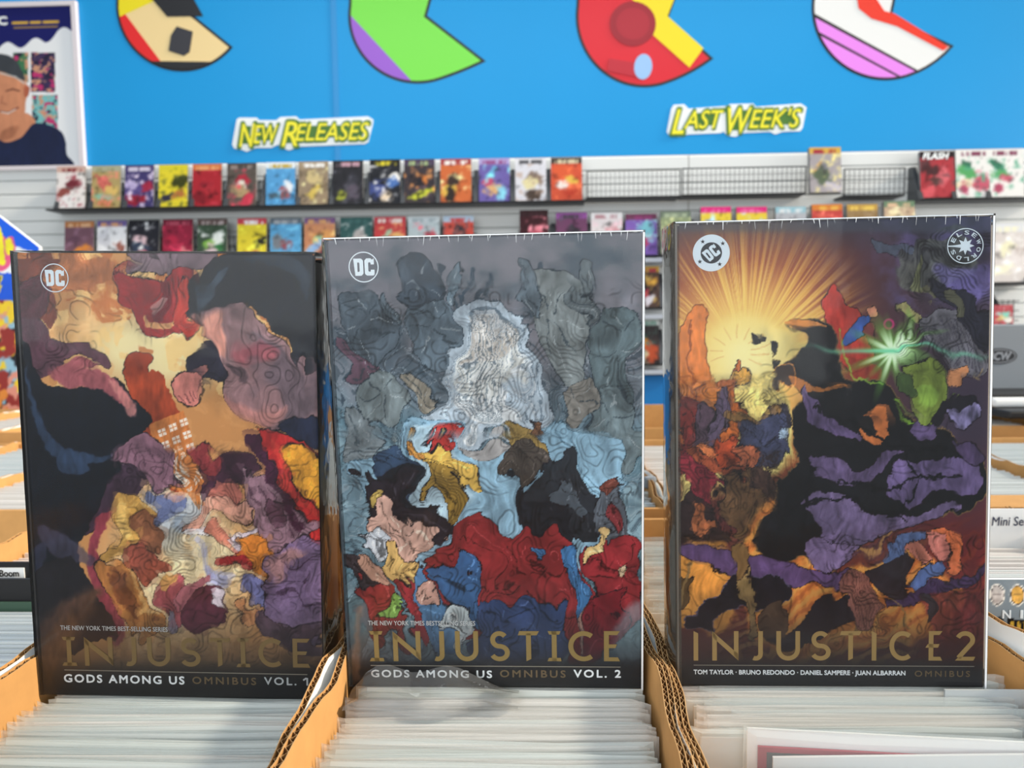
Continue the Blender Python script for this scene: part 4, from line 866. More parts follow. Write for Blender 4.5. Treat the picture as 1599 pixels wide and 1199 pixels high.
# ---------------------------------------------------------------- wall lettering
M_let = mat('sign_yellow', 'F4EA2A', .45); M_lgreen = mat('sign_green_outline', '4A7A2A', .5); M_lwhite = mat('sign_white_border', 'F2F6F6', .5)
def wall_sign(label, words, y_mid, outline):
    root = empty('lettering_sign', tuple(at(words[0][1], y_mid, WY)))
    inv = Vector(root.location)
    tag(root, label, 'sign', 'yellow lettering signs on the blue wall')
    back = [wpt(*p, WY-.004) for p in outline]; o = MB().prism([(x-inv.x, z-inv.z) for x, z in back], -.0080, -.0036).build('white_border', M_lwhite, root)
    for lay, (m, grow, y, bold) in enumerate(((M_lgreen, 2.2, WY-.0110, .045), (M_let, 0, WY-.0135, .012))):
        for w, (s, x0, x1, yt, yb) in enumerate(words):
            a = at(x0-grow, yb+grow, y); b = at(x1+grow, yt-grow, y)
            text_mesh(('green_outline', 'letters')[lay], s, a.x-inv.x, b.x-inv.x, a.z-inv.z, b.z-inv.z, y-inv.y, m, root, bold, .32)
            if lay == 0:
                aa = at(x0+5, yb-4, WY-.0045); bb = at(x1-5, yt+4, WY-.0045); MB().prism([(aa.x-inv.x, aa.z-inv.z), (bb.x-inv.x-.02, aa.z-inv.z), (bb.x-inv.x, bb.z-inv.z), (aa.x-inv.x+.02, bb.z-inv.z)], -.0095, -.0075).build('green_shade', M_lgreen, root)
wall_sign('yellow lettering sign NEW RELEASES with white border on the blue wall', [('N', 374, 398, 193, 229), ('EW', 396, 434, 195, 224), ('R', 440, 464, 190, 228), ('ELEASES', 461, 576, 191, 220)], 210,
          [(370, 187), (374, 184), (401, 184), (405, 188), (432, 188), (438, 183), (463, 182), (468, 187), (575, 182), (583, 187), (582, 195), (575, 222), (570, 225), (468, 229), (452, 235), (444, 232), (434, 226), (424, 231), (400, 231), (386, 237), (378, 234), (366, 232), (363, 226)])
wall_sign("yellow lettering sign LAST WEEK'S with white border on the blue wall", [('L', 1049, 1068, 171, 209), ('AST', 1068, 1130, 172, 201), ('W', 1137, 1174, 168, 208), ("EEK'S", 1170, 1251, 169, 200)], 188,
          [(1052, 164), (1068, 163), (1075, 170), (1132, 166), (1140, 163), (1176, 162), (1180, 167), (1250, 162), (1259, 168), (1253, 200), (1249, 205), (1222, 206), (1210, 210), (1202, 206), (1160, 208), (1148, 214), (1136, 212), (1130, 206), (1124, 208), (1074, 210), (1062, 214), (1045, 212), (1041, 206), (1048, 170)])

# ---------------------------------------------------------------- event poster with a frame, upper left
P0, P1 = at(-95, 262, WY-.02), at(113, 8, WY-.02)
pr = empty('framed_poster', (P0.x, WY-.02, P0.z)); tag(pr, 'framed event poster with a smiling person in dark cap, left on the wall', 'poster')
PW, PH = P1.x-P0.x, P1.z-P0.z
nu, nv = 170, 210; U, V = np.meshgrid(np.linspace(0, PW, nu), np.linspace(PH, 0, nv))
PX, PY = nproj(np.stack([U+P0.x, np.full_like(U, WY-.02), V+P0.z], -1)); cv = Canvas(PX, PY)
cv.c[:] = (236, 238, 240); B = cv.blob
edge = 82-6*np.sin(cv.X/7)-10*np.clip((cv.X-70)/20, 0, 1)+.0*cv.X; edge = edge-np.clip((cv.X-40)/80, -1, 1)*12
cv.mix(np.clip((edge-14-cv.Y)/1.2, 0, 1), (8, 14, 96))
for x0, y0, x1, y1, cc in ((20, 82, 44, 128, (60, 120, 80)), (48, 82, 86, 144, (60, 44, 84)), (50, 148, 90, 200, (120, 190, 190)), (-60, 82, -10, 200, (150, 90, 70))):
    m = ((cv.X > x0) & (cv.X < x1) & (cv.Y > y0) & (cv.Y < y1)).astype(float); cv.mix(m, cc)
    n = fbm(cv.X/7, cv.Y/7, 31, 3); cv.mix(m*np.clip((n-.56)*14, 0, 1), (206, 150, 120)); cv.mix(m*np.clip((.42-n)*14, 0, 1), (30, 26, 50)); cv.mix(m*np.clip((fbm(cv.X/9, cv.Y/9, 37, 3)-.6)*14, 0, 1), (190, 50, 110))
B((58, 62, 68), [(-30, 120), (-24, 92), (0, 84), (22, 92), (34, 110), (38, 130), (10, 118), (-20, 118)], warp=.1, vary=.05)
B((206, 138, 102), [(-28, 116), (0, 112), (26, 122), (40, 128), (44, 144), (40, 160), (38, 178), (24, 204), (2, 216), (-26, 200)], warp=.1, vary=.06)
B((206, 138, 102), [(10, 190), (40, 176), (56, 196), (30, 226), (-10, 226)], warp=.1, vary=.05); B((150, 92, 66), [(4, 204), (28, 196), (20, 214), (0, 219)], soft=4, warp=0, alpha=.6)
B((22, 32, 66), [(-60, 262), (-50, 220), (-10, 216), (10, 222), (34, 214), (56, 192), (96, 206), (104, 240), (104, 262)], warp=.1, vary=.08)
cv.line((96, 54, 44), [(10, 142), (20, 139), (30, 142)], 1.3, .8, 0); cv.line((120, 66, 54), [(0, 174), (14, 176), (28, 168)], 1.6, .8, 0); cv.line((150, 90, 70), [(4, 150), (2, 160), (10, 163)], 1.1, .6, 0)
cv.line((236, 226, 216), [(2, 175), (13, 177), (24, 171)], .9, .9, 0); B((170, 92, 66), [(38, 134), (46, 136), (44, 150), (38, 150)], warp=0)
cv.line((200, 206, 206), [(0, 114), (24, 120), (38, 130)], 1.2, .8, 0)
for x in range(20, 91, 4): cv.line((232, 186, 62), [(x, 36.5-x*.03), (x+2.4, 36.5-x*.03)], 2.0, .9 if x not in (44, 64) else .0, 0)
for x in range(22, 90, 3): cv.line((214, 170, 60), [(x, 44-x*.03), (x+1.5, 44-x*.03)], 1.1, .8, 0)
g_ = grid_mesh('poster_print', np.stack([U, np.zeros_like(U), V], -1), cv.c, M_attr, pr, flip=True)
a = at(2, 41, WY); b_ = at(14.5, 28.5, WY)
text_mesh('poster_letter', 'C', a.x-P0.x, b_.x-P0.x, a.z-P0.z, b_.z-P0.z, -.0015, M_lwhite, pr, .06)
fr = .022
fm = MB().box(-.01, PW+fr, -.012, .016, PH-.004, PH+fr).box(PW-.004, PW+fr, -.012, .016, 0, PH-.004).box(-.01, PW+fr, -.012, .016, -fr, 0).box(-.01-fr, -.01, -.012, .016, -fr, PH+fr)
fm.build('poster_frame', mat('clear_poster_frame', 'E4DCE0', .25, .6), pr)

# ---------------------------------------------------------------- comics on the wall racks
def hexes(s): return [tuple(int(h[i:i+2], 16) for i in (0, 2, 4)) for h in s.split()]
def mini_art(cols, seed, w=22, h=33, style=0):
    """background, title band, title ink, then shapes: an abstract printed cover"""
    rs = np.random.RandomState(seed); X, Y = np.meshgrid(np.linspace(0, 1, w), np.linspace(0, 1.5, h)); c = np.zeros((h, w, 3), np.float32)
    bg, top, ink = cols[:3]; cols = [tuple(v*.80+sum(q)/3*.14+4 for v in q) for q in cols]; bg, top, ink = cols[:3]; c[:] = bg; n = fbm(X*5+seed, Y*5, seed % 30, 4)  # all cover colours greyed and dulled: shade at the wall put into the print
    def mix(a, col): nonlocal c; a = np.clip(a, 0, 1)[..., None]; c = c*(1-a)+np.array(col, np.float32)*a
    rest = cols[3:]
    for k, col in enumerate(rest):
        if style == 1: cx, cy, rx, ry = .5, .8, .42, .5
        else: cx, cy, rx, ry = .5+rs.uniform(-.28, .28), .55+.8*(k+.5)/max(1, len(rest))+rs.uniform(-.1, .1), rs.uniform(.18, .42), rs.uniform(.14, .36)
        th = rs.uniform(-.9, .9); dx, dy = X-cx, Y-cy; u = dx*math.cos(th)+dy*math.sin(th); v = -dx*math.sin(th)+dy*math.cos(th)
        d = np.hypot(u/rx, v/ry)+(fbm(X*6+k*7, Y*6, (seed+k) % 40, 3)-.5)*1.3; mix((1-d)*2.4, col)
    mix((n-.58)*4, tuple(min(255, v*1.25+20) for v in rest[0])); mix((.36-n)*4, tuple(v*.4 for v in bg))
    mix((.24-Y)*18, top); tm = (Y > .07) & (Y < .2) & (X > .12) & (X < .88); mix(tm*np.clip((fbm(X*16, Y*2, (seed+9) % 40, 2)-.35)*6, 0, 1), ink)
    return c
CW, CH = .168, .258
lab_n = {}
def wall_comic(px, yt, yb, w_px, cols, label, group, stack=.012, style=0, Yf=4.12, front=None):
    p0 = at(px, yb, Yf); dz = at(px, yt, Yf+.03).z-p0.z; cw = w_px/FPX*(Yf*.9995); hh = dz/math.cos(.12); lean = -.12
    r = empty('comic_book', (p0.x, Yf, p0.z), (lean, 0, 0)); tag(r, label, 'comic', group)
    seed = int(px)+int(yt)
    U, V = np.meshgrid(np.linspace(-cw/2, cw/2, 22), np.linspace(hh, 0, 33))
    grid_mesh('front_cover', np.stack([U, 0*U, V], -1), mini_art(cols, seed, style=style), M_attrg, r, flip=True)
    MB().box(-cw/2, cw/2, .0005, stack, 0, hh).build('pages', mat('comic_pages_side', '8C8A88', .8), r)
    return r, cw, hh
R1 = 'comics on the top rack row'; R2 = 'comics on the second rack row'; R3 = 'comics on the lower rack rows'
row1 = [(110, 'F2EAE6 D9B0A0 8A2A30 7A2430 9A4A40 F4F0EE', 'white comic with a dark red swirl, leftmost on the top rack row'),
 (165, 'B8A060 B0B090 9A9A70 D05A50 E8C060 8AC0A0 B87A40', 'yellow and green comic with a coral blob, second on the top rack row'),
 (217, '3C3470 4A3C78 D0C8E0 C0B0E0 B02040 5A4A90 A01830', 'violet comic with a crimson foot, third on the top rack row'),
 (270, 'F0DC1E E8D820 C8C010 3A4010 F0DC1E C07030 2A2A40', 'yellow and black comic, fourth on the top rack row'),
 (323, 'B81C28 E0703A F0A060 A01828 C02430 8A1420', 'plain red comic with an orange title band, fifth on the top rack row'),
 (377, '5A5048 4A4440 90807A C02438 E8E0D0 B89868 D83048', 'brown comic with a diagonal crimson streak on the top rack row'),
 (438, '4AA0E0 E8F0F4 D0B040 4AA0E0 F0F4F8 B05050 405868', 'sky blue comic with white edges on the top rack row'),
 (489, '9A8468 A89070 F4F0EA D8C080 7A6448 E0C050 A08868', 'sandy brown comic with a white title on the top rack row'),
 (543, '26262C 26262C C898A8 34343E 5A5060 A8B030', 'black comic with a dull pink title on the top rack row'),
 (601, '20222A 1A1A1E E8D820 F4F0E8 3A6ABC 3A4A90 F0D8B8', 'black comic with a yellow title and blue and white shapes on the top rack row'),
 (655, '3A3238 4A3A58 A8C080 E07A30 26222A 6A5060 D0D82A', 'dark comic with a lime green glow at its foot on the top rack row'),
 (712, 'E0682E B03434 F4EEE8 E8C880 3A2A24 F0C040 2E2420', 'orange and brown comic with a white title on the top rack row'),
 (772, '6A5AB0 B0A0DC 9A5090 60C0E8 D04068 E8B070 80D0F0', 'violet comic with a sky blue burst on the top rack row'),
 (829, 'DCDCE6 E6E6EE 5A5A60 8A7060 E8DCA0 4A3A30', 'pale grey comic with a dark and cream patch on the top rack row'),
 (885, 'E8502E 40342E D8C8A0 F0582A F4C040 F8E8E0 D83A20', 'fiery orange-red comic, last of the long run on the top rack row')]
def rowline(pts, x):
    for (x0, y0), (x1, y1) in zip(pts, pts[1:]):
        if x <= x1: return y0+(y1-y0)*(x-x0)/(x1-x0)
    return pts[-1][1]
T1 = [(90, 260), (300, 257), (600, 249), (890, 246)]; Bt1 = [(90, 325), (300, 322), (600, 317), (900, 312)]
for k, (px, cc, lb) in enumerate(row1):
    r, cw, hh = wall_comic(px, rowline(T1, px), rowline(Bt1, px), 46 if px < 500 else 47.5, hexes(cc), lb, R1, .01)
wall_comic(1290, 230, 300, 47, hexes('A8A0A4 E0B040 B02838 F0B860 80808A 5A6A50 C8C0D0'), 'thick grey and orange comic standing alone on the top rack row', R1, .03, Yf=4.08)
r, cw, hh = wall_comic(1465, 236, 308, 51, hexes('C0303A 2A1C20 2A1C20 4A2428 E8606A 5A3A38 E8505A'), 'red and black comic titled FLASH on the top rack row', R1, .02)
text_mesh('title_lettering', 'FLASH', -cw*.42, cw*.34, hh*.83, hh*.96, -.002, M_lwhite, r, .05, .3)
wall_comic(1521, 233, 308, 51, hexes('F0EEEA F0EEEA 8A3A5A 2A7A5A 50B060 D8506A F0D8B0 C03A60'), 'white comic with green and pink shapes, left one of a matching pair', R1, .012)
wall_comic(1573, 232, 307, 50, hexes('F2F0EC F0EEEA 8A3A5A 2A7A5A 50B060 D8506A F4F0EA C03A60'), 'white comic with green and pink shapes, right one of a matching pair', R1, .012)
row2 = [(123, '7A5060 C87A40 E8B080 6A4458 F08A30 A05060', 'plum comic with an orange flame shape, leftmost on the second rack row', 47),
 (174, 'F0F0F4 6A5AA0 E0A070 D8D8E0 A05040 F4F4F8', 'white comic with an orange and violet head, second on the second rack row', 47),
 (224, '24242E 1C1C24 E8ECF0 F0C8D0 34405A D86A78', 'black comic with a pink bloom and white title on the second rack row', 49),
 (277, 'A01838 7A1430 B84058 C81C40 A01838 E87A80', 'crimson comic on the second rack row', 48),
 (331, '38503A 5A4440 B0A0A0 E8F0E8 80C040 308040 E8C8D0', 'dark green comic with lime flecks on the second rack row', 47),
 (393, 'F0D820 D83848 F4EEF0 F0D820 22221C F0D820 D87848', 'yellow comic with a red title panel on the second rack row', 46),
 (446, '50A8E0 5A6A78 A0A8B0 50A8E0 7A8088 A04048 5AB0E8', 'sky blue comic with a grey title band on the second rack row', 49),
 (499, 'D8885A 7A5088 E0A060 F0A050 A0D8A0 88B8F0 6A3040', 'orange, green and violet comic on the second rack row', 48),
 (556, '2A5A58 2A5A58 3A6A68 B8B0AC B0A8A4 2A4A50', 'teal comic with a large pale grey dome on the second rack row', 50),
 (609, 'D83838 D03040 F0D8D0 F0B060 A8C8A0 E8E8E0 5878B0', 'red comic with a many-coloured middle on the second rack row', 49),
 (662, 'B8C8CC C8D4D8 A0B0B8 D04858 90A8B0 A05060', 'pale grey-blue comic with red specks on the second rack row', 49),
 (716, 'E04838 B0C8E0 D84040 303038 E86050 D8E0DC F07888', 'red comic with a dark figure-like streak, last before the gap on the second rack row', 47)]
T2 = [(100, 346), (300, 342), (560, 339), (740, 337)]
for k, (px, cc, lb, w) in enumerate(row2):
    wall_comic(px, rowline(T2, px), rowline(T2, px)+66, w, hexes(cc), lb, R2, .01)
r, cw, hh = wall_comic(834, 328, 396, 44, hexes('3A1018 2A1014 3A1820 E07080 C04058 F0B0B8'), 'black comic with a glowing pink panel, just right of the gap', R2, .03, Yf=4.07)
for px, cc, lb in ((893, '7A4068 A050A8 504050 3A3840 C8C8D0 B04868', 'purple comic with a dark middle on the second rack row'),
                   (948, 'F0E4E4 F4F0F0 C89098 E8A0A8 5A4A50 F4ECEC', 'white comic with a grey curl and pink blush on the second rack row'),
                   (1002, '8A60C8 7A3A58 A03878 80D8E8 F0A060 E0406A D8D0E0', 'violet and turquoise comic, half behind the middle book')):
    wall_comic(px, 332 if px < 1000 else 334, 399, 48, hexes(cc), lb, R2, .014)
for px, yt, cc, lb in ((1056, 330, '8A9A70 6A7A68 A0B090 D8D080 90C890 4A6058', 'mossy green comic, left of the two pink-topped ones'),
                   (1119, 323, 'F0D030 E8207A F060A0 90B8E8 F0E8E0 F0C030 60C0F0', 'yellow and blue comic with a hot pink band, left one of a pair'),
                   (1175, 323, 'F0D030 E8207A F060A0 90B8E8 F0E8E0 F0C030 60C0F0', 'yellow and blue comic with a hot pink band, right one of a pair'),
                   (1236, 323, 'B0B4BC 90C0D0 D8E0E4 80888E E8E8EC 505860', 'silver grey comic between a pink-topped and an orange one'),
                   (1293, 319, 'D0403A E07A2A F0B040 E05A48 F0B0A8 C03030', 'orange-red comic with a gold title on the second rack row'),
                   (1348, 319, '9A7848 C89A40 F0C850 7A6448 B0905A 50443A', 'brown comic with a gold title on the second rack row'),
                   (1406, 314, 'C8A888 6A8A68 E0B890 E0C090 4A6050 D8A888', 'tan and green comic, last on the second rack row')):
    wall_comic(px, yt, yt+66, 46, hexes(cc), lb, R2, .03, Yf=4.06)
for px, yt, yb, cc, lb in ((1012, 416, 480, '5A4038 E0B040 C83848 E8A030 2A2020 D0304A E8E0E8', 'dark comic with gold and red shapes between the books, upper one'),
                   (1012, 498, 568, '3A3030 E8F0EC 60A890 2A5A50 F08A20 C84820 E0C090', 'dark comic with orange glow between the books, lower one'),
                   (958, 416, 480, '6A3038 A0A0A8 E0E0E0 A03038 403038', 'maroon comic hidden behind the middle book, upper one'), (958, 498, 568, '38506A D0D0D0 E0E0E0 6AA0B8 303038', 'blue comic hidden behind the middle book, lower one'),
                   (1064, 414, 478, '786048 D0B0A0 E0E0E0 C0A060 303038', 'brown comic hidden behind the right book, upper one')):
    if px == 1012: wall_comic(px, yt, yb, 36, hexes(cc), lb, R3, .02)
# book facing out at the right edge, and the bright one below it
wall_comic(1580, 349, 440, 64, hexes('DCD2CC E0E2E6 F4F0D0 F4EEC4 C8B8B0 EAE0DC F6F0D0'), 'pale tan and cream graphic novel at the right edge of the wall', R3, .02, Yf=4.0)
wall_comic(1566, 476, 512, 32, hexes('C8404A C84048 E07078 80D8C0 E8D080 F4F0E4 D05058'), 'small red and turquoise booklet at the right edge of the wall', R3, .01, Yf=4.0)

def rack(label, x0p, x1p, yline, yb_off, filled, xs, Yf=4.10, top_off=-52):
    """black wire display rack: lip, tray, end frames, dark plates for the gap shade and wire back"""
    p0 = at(x0p, rowline(yline, x0p)+yb_off, Yf); p1 = at(x1p, rowline(yline, x1p)+yb_off, Yf); z = (p0.z+p1.z)/2
    r = empty('wire_rack', (p0.x, Yf, z)); tag(r, label, 'rack', 'black wire racks on the slatwall'); L_ = p1.x-p0.x; D = WY-.014-Yf
    zt = -top_off/FPX*Yf
    MB().box(0, L_, -.006, D, -.005, -.001).build('tray', mat('tray_grey', '55565A', .5), r)
    MB().box(0, L_, -.006, -.002, -.005, .004).build('lip', M_black, r)
    if filled:
        for x in xs:
            q = at(x, 300, Yf).x-p0.x
            MB().add([(q-.012, 0, 0), (q-.012, D, 0), (q-.012, D, zt*1.05), (q-.012, D*.72, zt*1.05), (q+.012, 0, 0), (q+.012, D, 0), (q+.012, D, zt*1.05), (q+.012, D*.72, zt*1.05)],
                     [(0, 1, 2, 3), (7, 6, 5, 4), (0, 3, 7, 4), (3, 2, 6, 7)]).build('divider', mat('gap_shade_grey', '3C3F43', .35, .5), r)  # dark plates added between comics, standing in for the shade in the gaps
        w = MB()
        for i in range(int(L_/.03)): w.box(.01+i*.03, .013+i*.03, D-.006, D-.003, 0, zt*.9)
        for h_ in (.25, .55, .85): w.box(0, L_, D-.008, D-.005, zt*h_, zt*h_+.004)
        w.build('wire_back', M_wire, r)
    else:
        w = MB()
        n = int(L_/.0245)
        for i in range(n+1):
            x = L_*i/n; w.box(x-.0010, x+.0010, .0, .003, .0, zt); w.box(x-.0008, x+.0008, 0, D, -.002, 0)
        for k in range(5): w.box(0, L_, .001, .004, zt*k/4-.0012, zt*k/4+.0012)
        w.build('wire_grid', M_wire, r)
        for x in (0, L_): MB().box(x-.003, x+.003, -.001, D, 0, .006).box(x-.003, x+.003, -.001, .005, 0, zt*1.02).build('end_frame', M_wire, r)
        MB().box(0, L_, -.002, .004, zt-.003, zt+.003).build('top_rail', M_wire, r)
rl1 = [(80, 325), (300, 322), (600, 317), (900, 312), (1060, 308), (1300, 302), (1440, 305), (1599, 308)]
rack('long black wire rack holding the fifteen comics of the top row', 72, 914, rl1, 2, True, [84]+[(row1[i][0]+row1[i+1][0])/2 for i in range(14)])
rack('empty wire rack right of the long top row', 917, 1062, rl1, -2, False, [], top_off=-40)
rack('empty wire rack between the two seams left of the lone grey comic', 1066, 1258, rl1, -2, False, [], top_off=-40)
rack('empty wire rack right of the lone grey comic', 1318, 1412, rl1, 2, False, [], top_off=-40)
rack('black wire rack with the right-hand trio of comics on the top row', 1436, 1640, rl1, 4, True, [1440, 1493, 1547])
rl2 = [(80, 413), (300, 409), (560, 405), (740, 403), (860, 397), (1060, 397), (1200, 390), (1440, 382)]
rack('long black wire rack holding the left part of the second row', 100, 742, rl2, 2, True, [(row2[i][0]+row2[i+1][0])/2 for i in range(11)])
rack('black wire rack on the second row, behind the middle and right books', 808, 1030, rl2, 2, True, [864, 921, 975])
rack('black wire rack at the end of the second row, above the right book', 1036, 1425, rl2, 2, True, [1088, 1147, 1205, 1264, 1320, 1376], Yf=4.05)
rack('black wire rack under the pale graphic novel at the right edge', 1545, 1640, [(1500, 440), (1640, 440)], 2, True, [1616], Yf=3.97); rack('black wire rack under the small booklet at the right edge', 1545, 1640, [(1500, 512), (1640, 512)], 2, True, [1590], Yf=3.97)
rl3 = [(900, 482), (1100, 480)]; rl4 = [(900, 570), (1100, 569)]
rack('short black wire rack of the third row, seen between the books', 988, 1042, rl3, 0, True, [1036]); rack('short black wire rack of the fourth row, seen between the books', 988, 1042, rl4, 0, True, [1036])
# white display ledges under the third and fourth rows
for nm, yy in (('upper', 404), ('middle', 492), ('lower', 578)):
    a = at(960, yy, 4.1); m = MB().box(0, .42, -.03, WY-.014-4.1, -.022, .0)
    o = m.build('display_ledge', mat('ledge_grey_white', 'B4BAC4', .5), None, (a.x, 4.1, a.z)); tag(o, '%s pale display ledge seen between the middle and right books' % nm, 'shelf', 'pale ledges between the books')

# ================================================================= tables, long boxes and bagged comics
t = empty('display_table', (0, 1.1, 0)); tag(t, 'long display table under all the comic boxes, hidden by them', 'table')
MB().box(-2.4, 2.4, -.98, .95, .755, .78).build('tabletop', M_wood, t)
for x in (-2.3, 2.3):
    for y in (-.9, .87): MB().box(x-.025, x+.025, y-.025, y+.025, 0, .755).build('leg', M_black, t)
def side_wall(root, xin, xout, y0, y1, z0, z1, seed, layers=1, white=True, wav=.0018):
    """corrugated side of a box: liners with fluting between them, cut edge showing on top"""
    rs = random.Random(seed); ph = [rs.uniform(0, 6) for _ in range(4)]; n = max(8, int((y1-y0)/.012))
    wy = lambda y: wav*math.sin(y*31+ph[0])+wav*.6*math.sin(y*77+ph[1]); wz = lambda y: .0016*math.sin(y*43+ph[2])+.0009*math.sin(y*151+ph[3])
    t_ = (xout-xin)/layers; s = 1 if xout > xin else -1; lt = .00045*s
    m = MB()
    for k in range(layers+1):
        xa = xin+t_*k-(lt if k == layers else (lt/2 if k else 0)); xb = xa+lt
        vs = []
        for i in range(n+1):
            y = y0+(y1-y0)*i/n; d = wy(y); h = wz(y)
            vs += [(xa+d, y, z0), (xa+d, y, z1+h), (xb+d, y, z1+h), (xb+d, y, z0)]
        fs = []; mi = 2 if (white and k == layers) else 0
        for i in range(n):
            a = i*4; b = a+4
            m.add([], []); fs.append(((a, b, b+1, a+1), 0 if k < layers else 0)); fs.append(((a+1, b+1, b+2, a+2), 1)); fs.append(((a+2, b+2, b+3, a+3), mi))
        base = len(m.v); m.v += vs
        for f, q in fs: m.f.append(tuple(v+base for v in f)); m.m.append(q)
    p = m.build('side_panel', [M_kraft, M_kraftedge, M_whitecard], root)
    c = MB(); nf = int((y1-y0)/.0033); dep = .014
    for k in range(layers):
        a = xin+t_*k+lt; b = xin+t_*(k+1)-lt; vs = []
        for i in range(nf+1):
            y = y0+(y1-y0)*i/nf; d = wy(y); h = wz(y)-.0007; x = (a if i % 2 else b)+d
            vs += [(x, y, z1+h), (x+s*.0006*(1 if i % 2 else -1), y, z1+h), (x, y, z1-dep)]
        base = len(c.v); c.v += vs
        for i in range(nf):
            q = base+i*3; c.f += [(q, q+3, q+4, q+1), (q, q+3, q+5, q+2)]; c.m += [0, 1]
    c.build('fluting', [M_kraftedge, M_flute], p)
def long_box(label, x0, x1, y0, y1, z1, seed, tl=.0045, tr=.0045, ll=1, lr=1, handle=None, zend=None, group='long cardboard comic boxes', bottom=.782):
    r = empty('comic_box', ((x0+x1)/2, (y0+y1)/2, bottom)); tag(r, label, 'box', group); cx, cy = r.location.x, r.location.y
    side_wall(r, x0+tl-cx, x0-cx, y0-cy, y1-cy, 0, z1-bottom, seed, ll); side_wall(r, x1-tr-cx, x1-cx, y0-cy, y1-cy, 0, z1-bottom, seed+5, lr)
    MB().box(x0-cx, x1-cx, y0-cy, y1-cy, 0, .004).build('bottom_panel', M_kraft, r)
    for k, y in enumerate((y0, y1)):
        ya, yb = (y, y+.006) if k == 0 else (y-.006, y); h = (zend or z1)-bottom-.002
        m = MB()
        if handle is not None and handle == k:       # a hand hole under a folded, curled top edge
            m.box(x0+tl-cx, -.045, ya-cy, yb-cy, .004, h, 0).box(.045, x1-tr-cx, ya-cy, yb-cy, .004, h, 0).box(-.045, .045, ya-cy, yb-cy, .004, h-.045).box(-.045, .045, ya-cy, yb-cy, h-.016, h)
            m.box(x0+tl-cx, x1-tr-cx, ya-cy-.0, yb-cy+.05, h-.004, h+.001)
        else: m.box(x0+tl-cx, x1-tr-cx, ya-cy, yb-cy, .004, h)
        m.build('end_panel', [M_kraft], r)
    return r
boxes = []
BX = dict(Z=(-.530, -.3345), A=(-.330, -.1300), B=(-.1282, .0745), C=(.0750, .3010), D=(.3055, .5050))
long_box('left front comic box, under the left book', *BX['A'], .10, .800, 1.0895, 1, tl=.0045, tr=.0042)
long_box('middle front comic box, under the middle book', *BX['B'], .10, .800, 1.0895, 11, tl=.0045, tr=.0062, lr=2)
long_box('right front comic box, under the right book', *BX['C'], .10, .800, 1.0885, 21, tl=.0062, tr=.0045, ll=2)
long_box('front comic box at the left edge, holding the Boom divider', *BX['Z'], .10, .800, 1.0900, 31)
long_box('front comic box at the right edge, with the Mini Series divider', *BX['D'], .10, .800, 1.0985, 41)
row2x = [(-1.135, -.94), (-.935, -.74), (-.735, -.54), (-.535, -.34), (-.05, .145), (.15, .345), (.47, .665), (.67, .865), (.87, 1.065)]
nm2 = ['second-row comic box, far left, fourth from the middle', 'second-row comic box on the left, third from the middle', 'second-row comic box on the left, second from the middle', 'second-row comic box nearest the left book, behind the Boom divider box',
       'second-row comic box left of the cardboard edge between the books', 'second-row comic box right of the cardboard edge between the books', 'second-row comic box with the hand hole, at the right edge', 'second-row comic box on the right, beyond the one with the hand hole', 'second-row comic box at the far right']
for i, (a, b) in enumerate(row2x): long_box(nm2[i], a, b, .815, 1.30, 1.095, 51+i*7, handle=0 if i == 6 else None, group='comic boxes in the second row')
row3x = [(-1.47, -1.275), (-1.27, -1.075), (-1.07, -.875), (.12, .42), (.78, .98), (.985, 1.185), (1.19, 1.39)]
nm3 = ['third-row comic box, leftmost', 'third-row comic box under the colourful display', 'third-row comic box right of the colourful display', 'empty third-row box seen between the middle and right books', 'third-row comic box at the right, nearest the grey box', 'third-row comic box at the right, under the grey box', 'third-row comic box, rightmost']
for i, (a, b) in enumerate(row3x): long_box(nm3[i], a, b, 1.42, 1.83, 1.098, 131+i*7, group='comic boxes in the third row')

# --- comic prototypes: board, comic and clear sleeve
BW = .1705
tones = ['D6DCDC', 'C9D2D3', 'E2E5E4', 'CFCFCD', 'DAD8D2', 'BFC8CA']
M_board = [mat('backing_board_'+h, h, .6, .3, noise=.04, scale=20) for h in tones]
covc = ['5E4A4C', '4A5260', '8A867C', '4C5850', '9A9286', '3A3C40', '7A6452']
M_cov = [mat('comic_stock_'+h, h, .6) for h in covc]
def sleeve_mat(name, a, tint):
    m = bpy.data.materials.new(name); m.use_nodes = True; nt = m.node_tree; N = nt.nodes; L = nt.links; N.clear()
    out = N.new('ShaderNodeOutputMaterial'); tr = N.new('ShaderNodeBsdfTransparent'); pb = N.new('ShaderNodeBsdfPrincipled')
    pb.inputs['Base Color'].default_value = (*lin(tint), 1); pb.inputs['Roughness'].default_value = .22
    mx = N.new('ShaderNodeMixShader'); mx.inputs[0].default_value = a; L.new(tr.outputs[0], mx.inputs[1]); L.new(pb.outputs[0], mx.inputs[2]); L.new(mx.outputs[0], out.inputs[0]); return m
SL = [sleeve_mat('milky_sleeve', .34, 'E6EEEC'), sleeve_mat('clear_sleeve', .24, 'DCE6E6'), sleeve_mat('neutral_sleeve', .30, 'ECEBE6')]
random.seed(21)
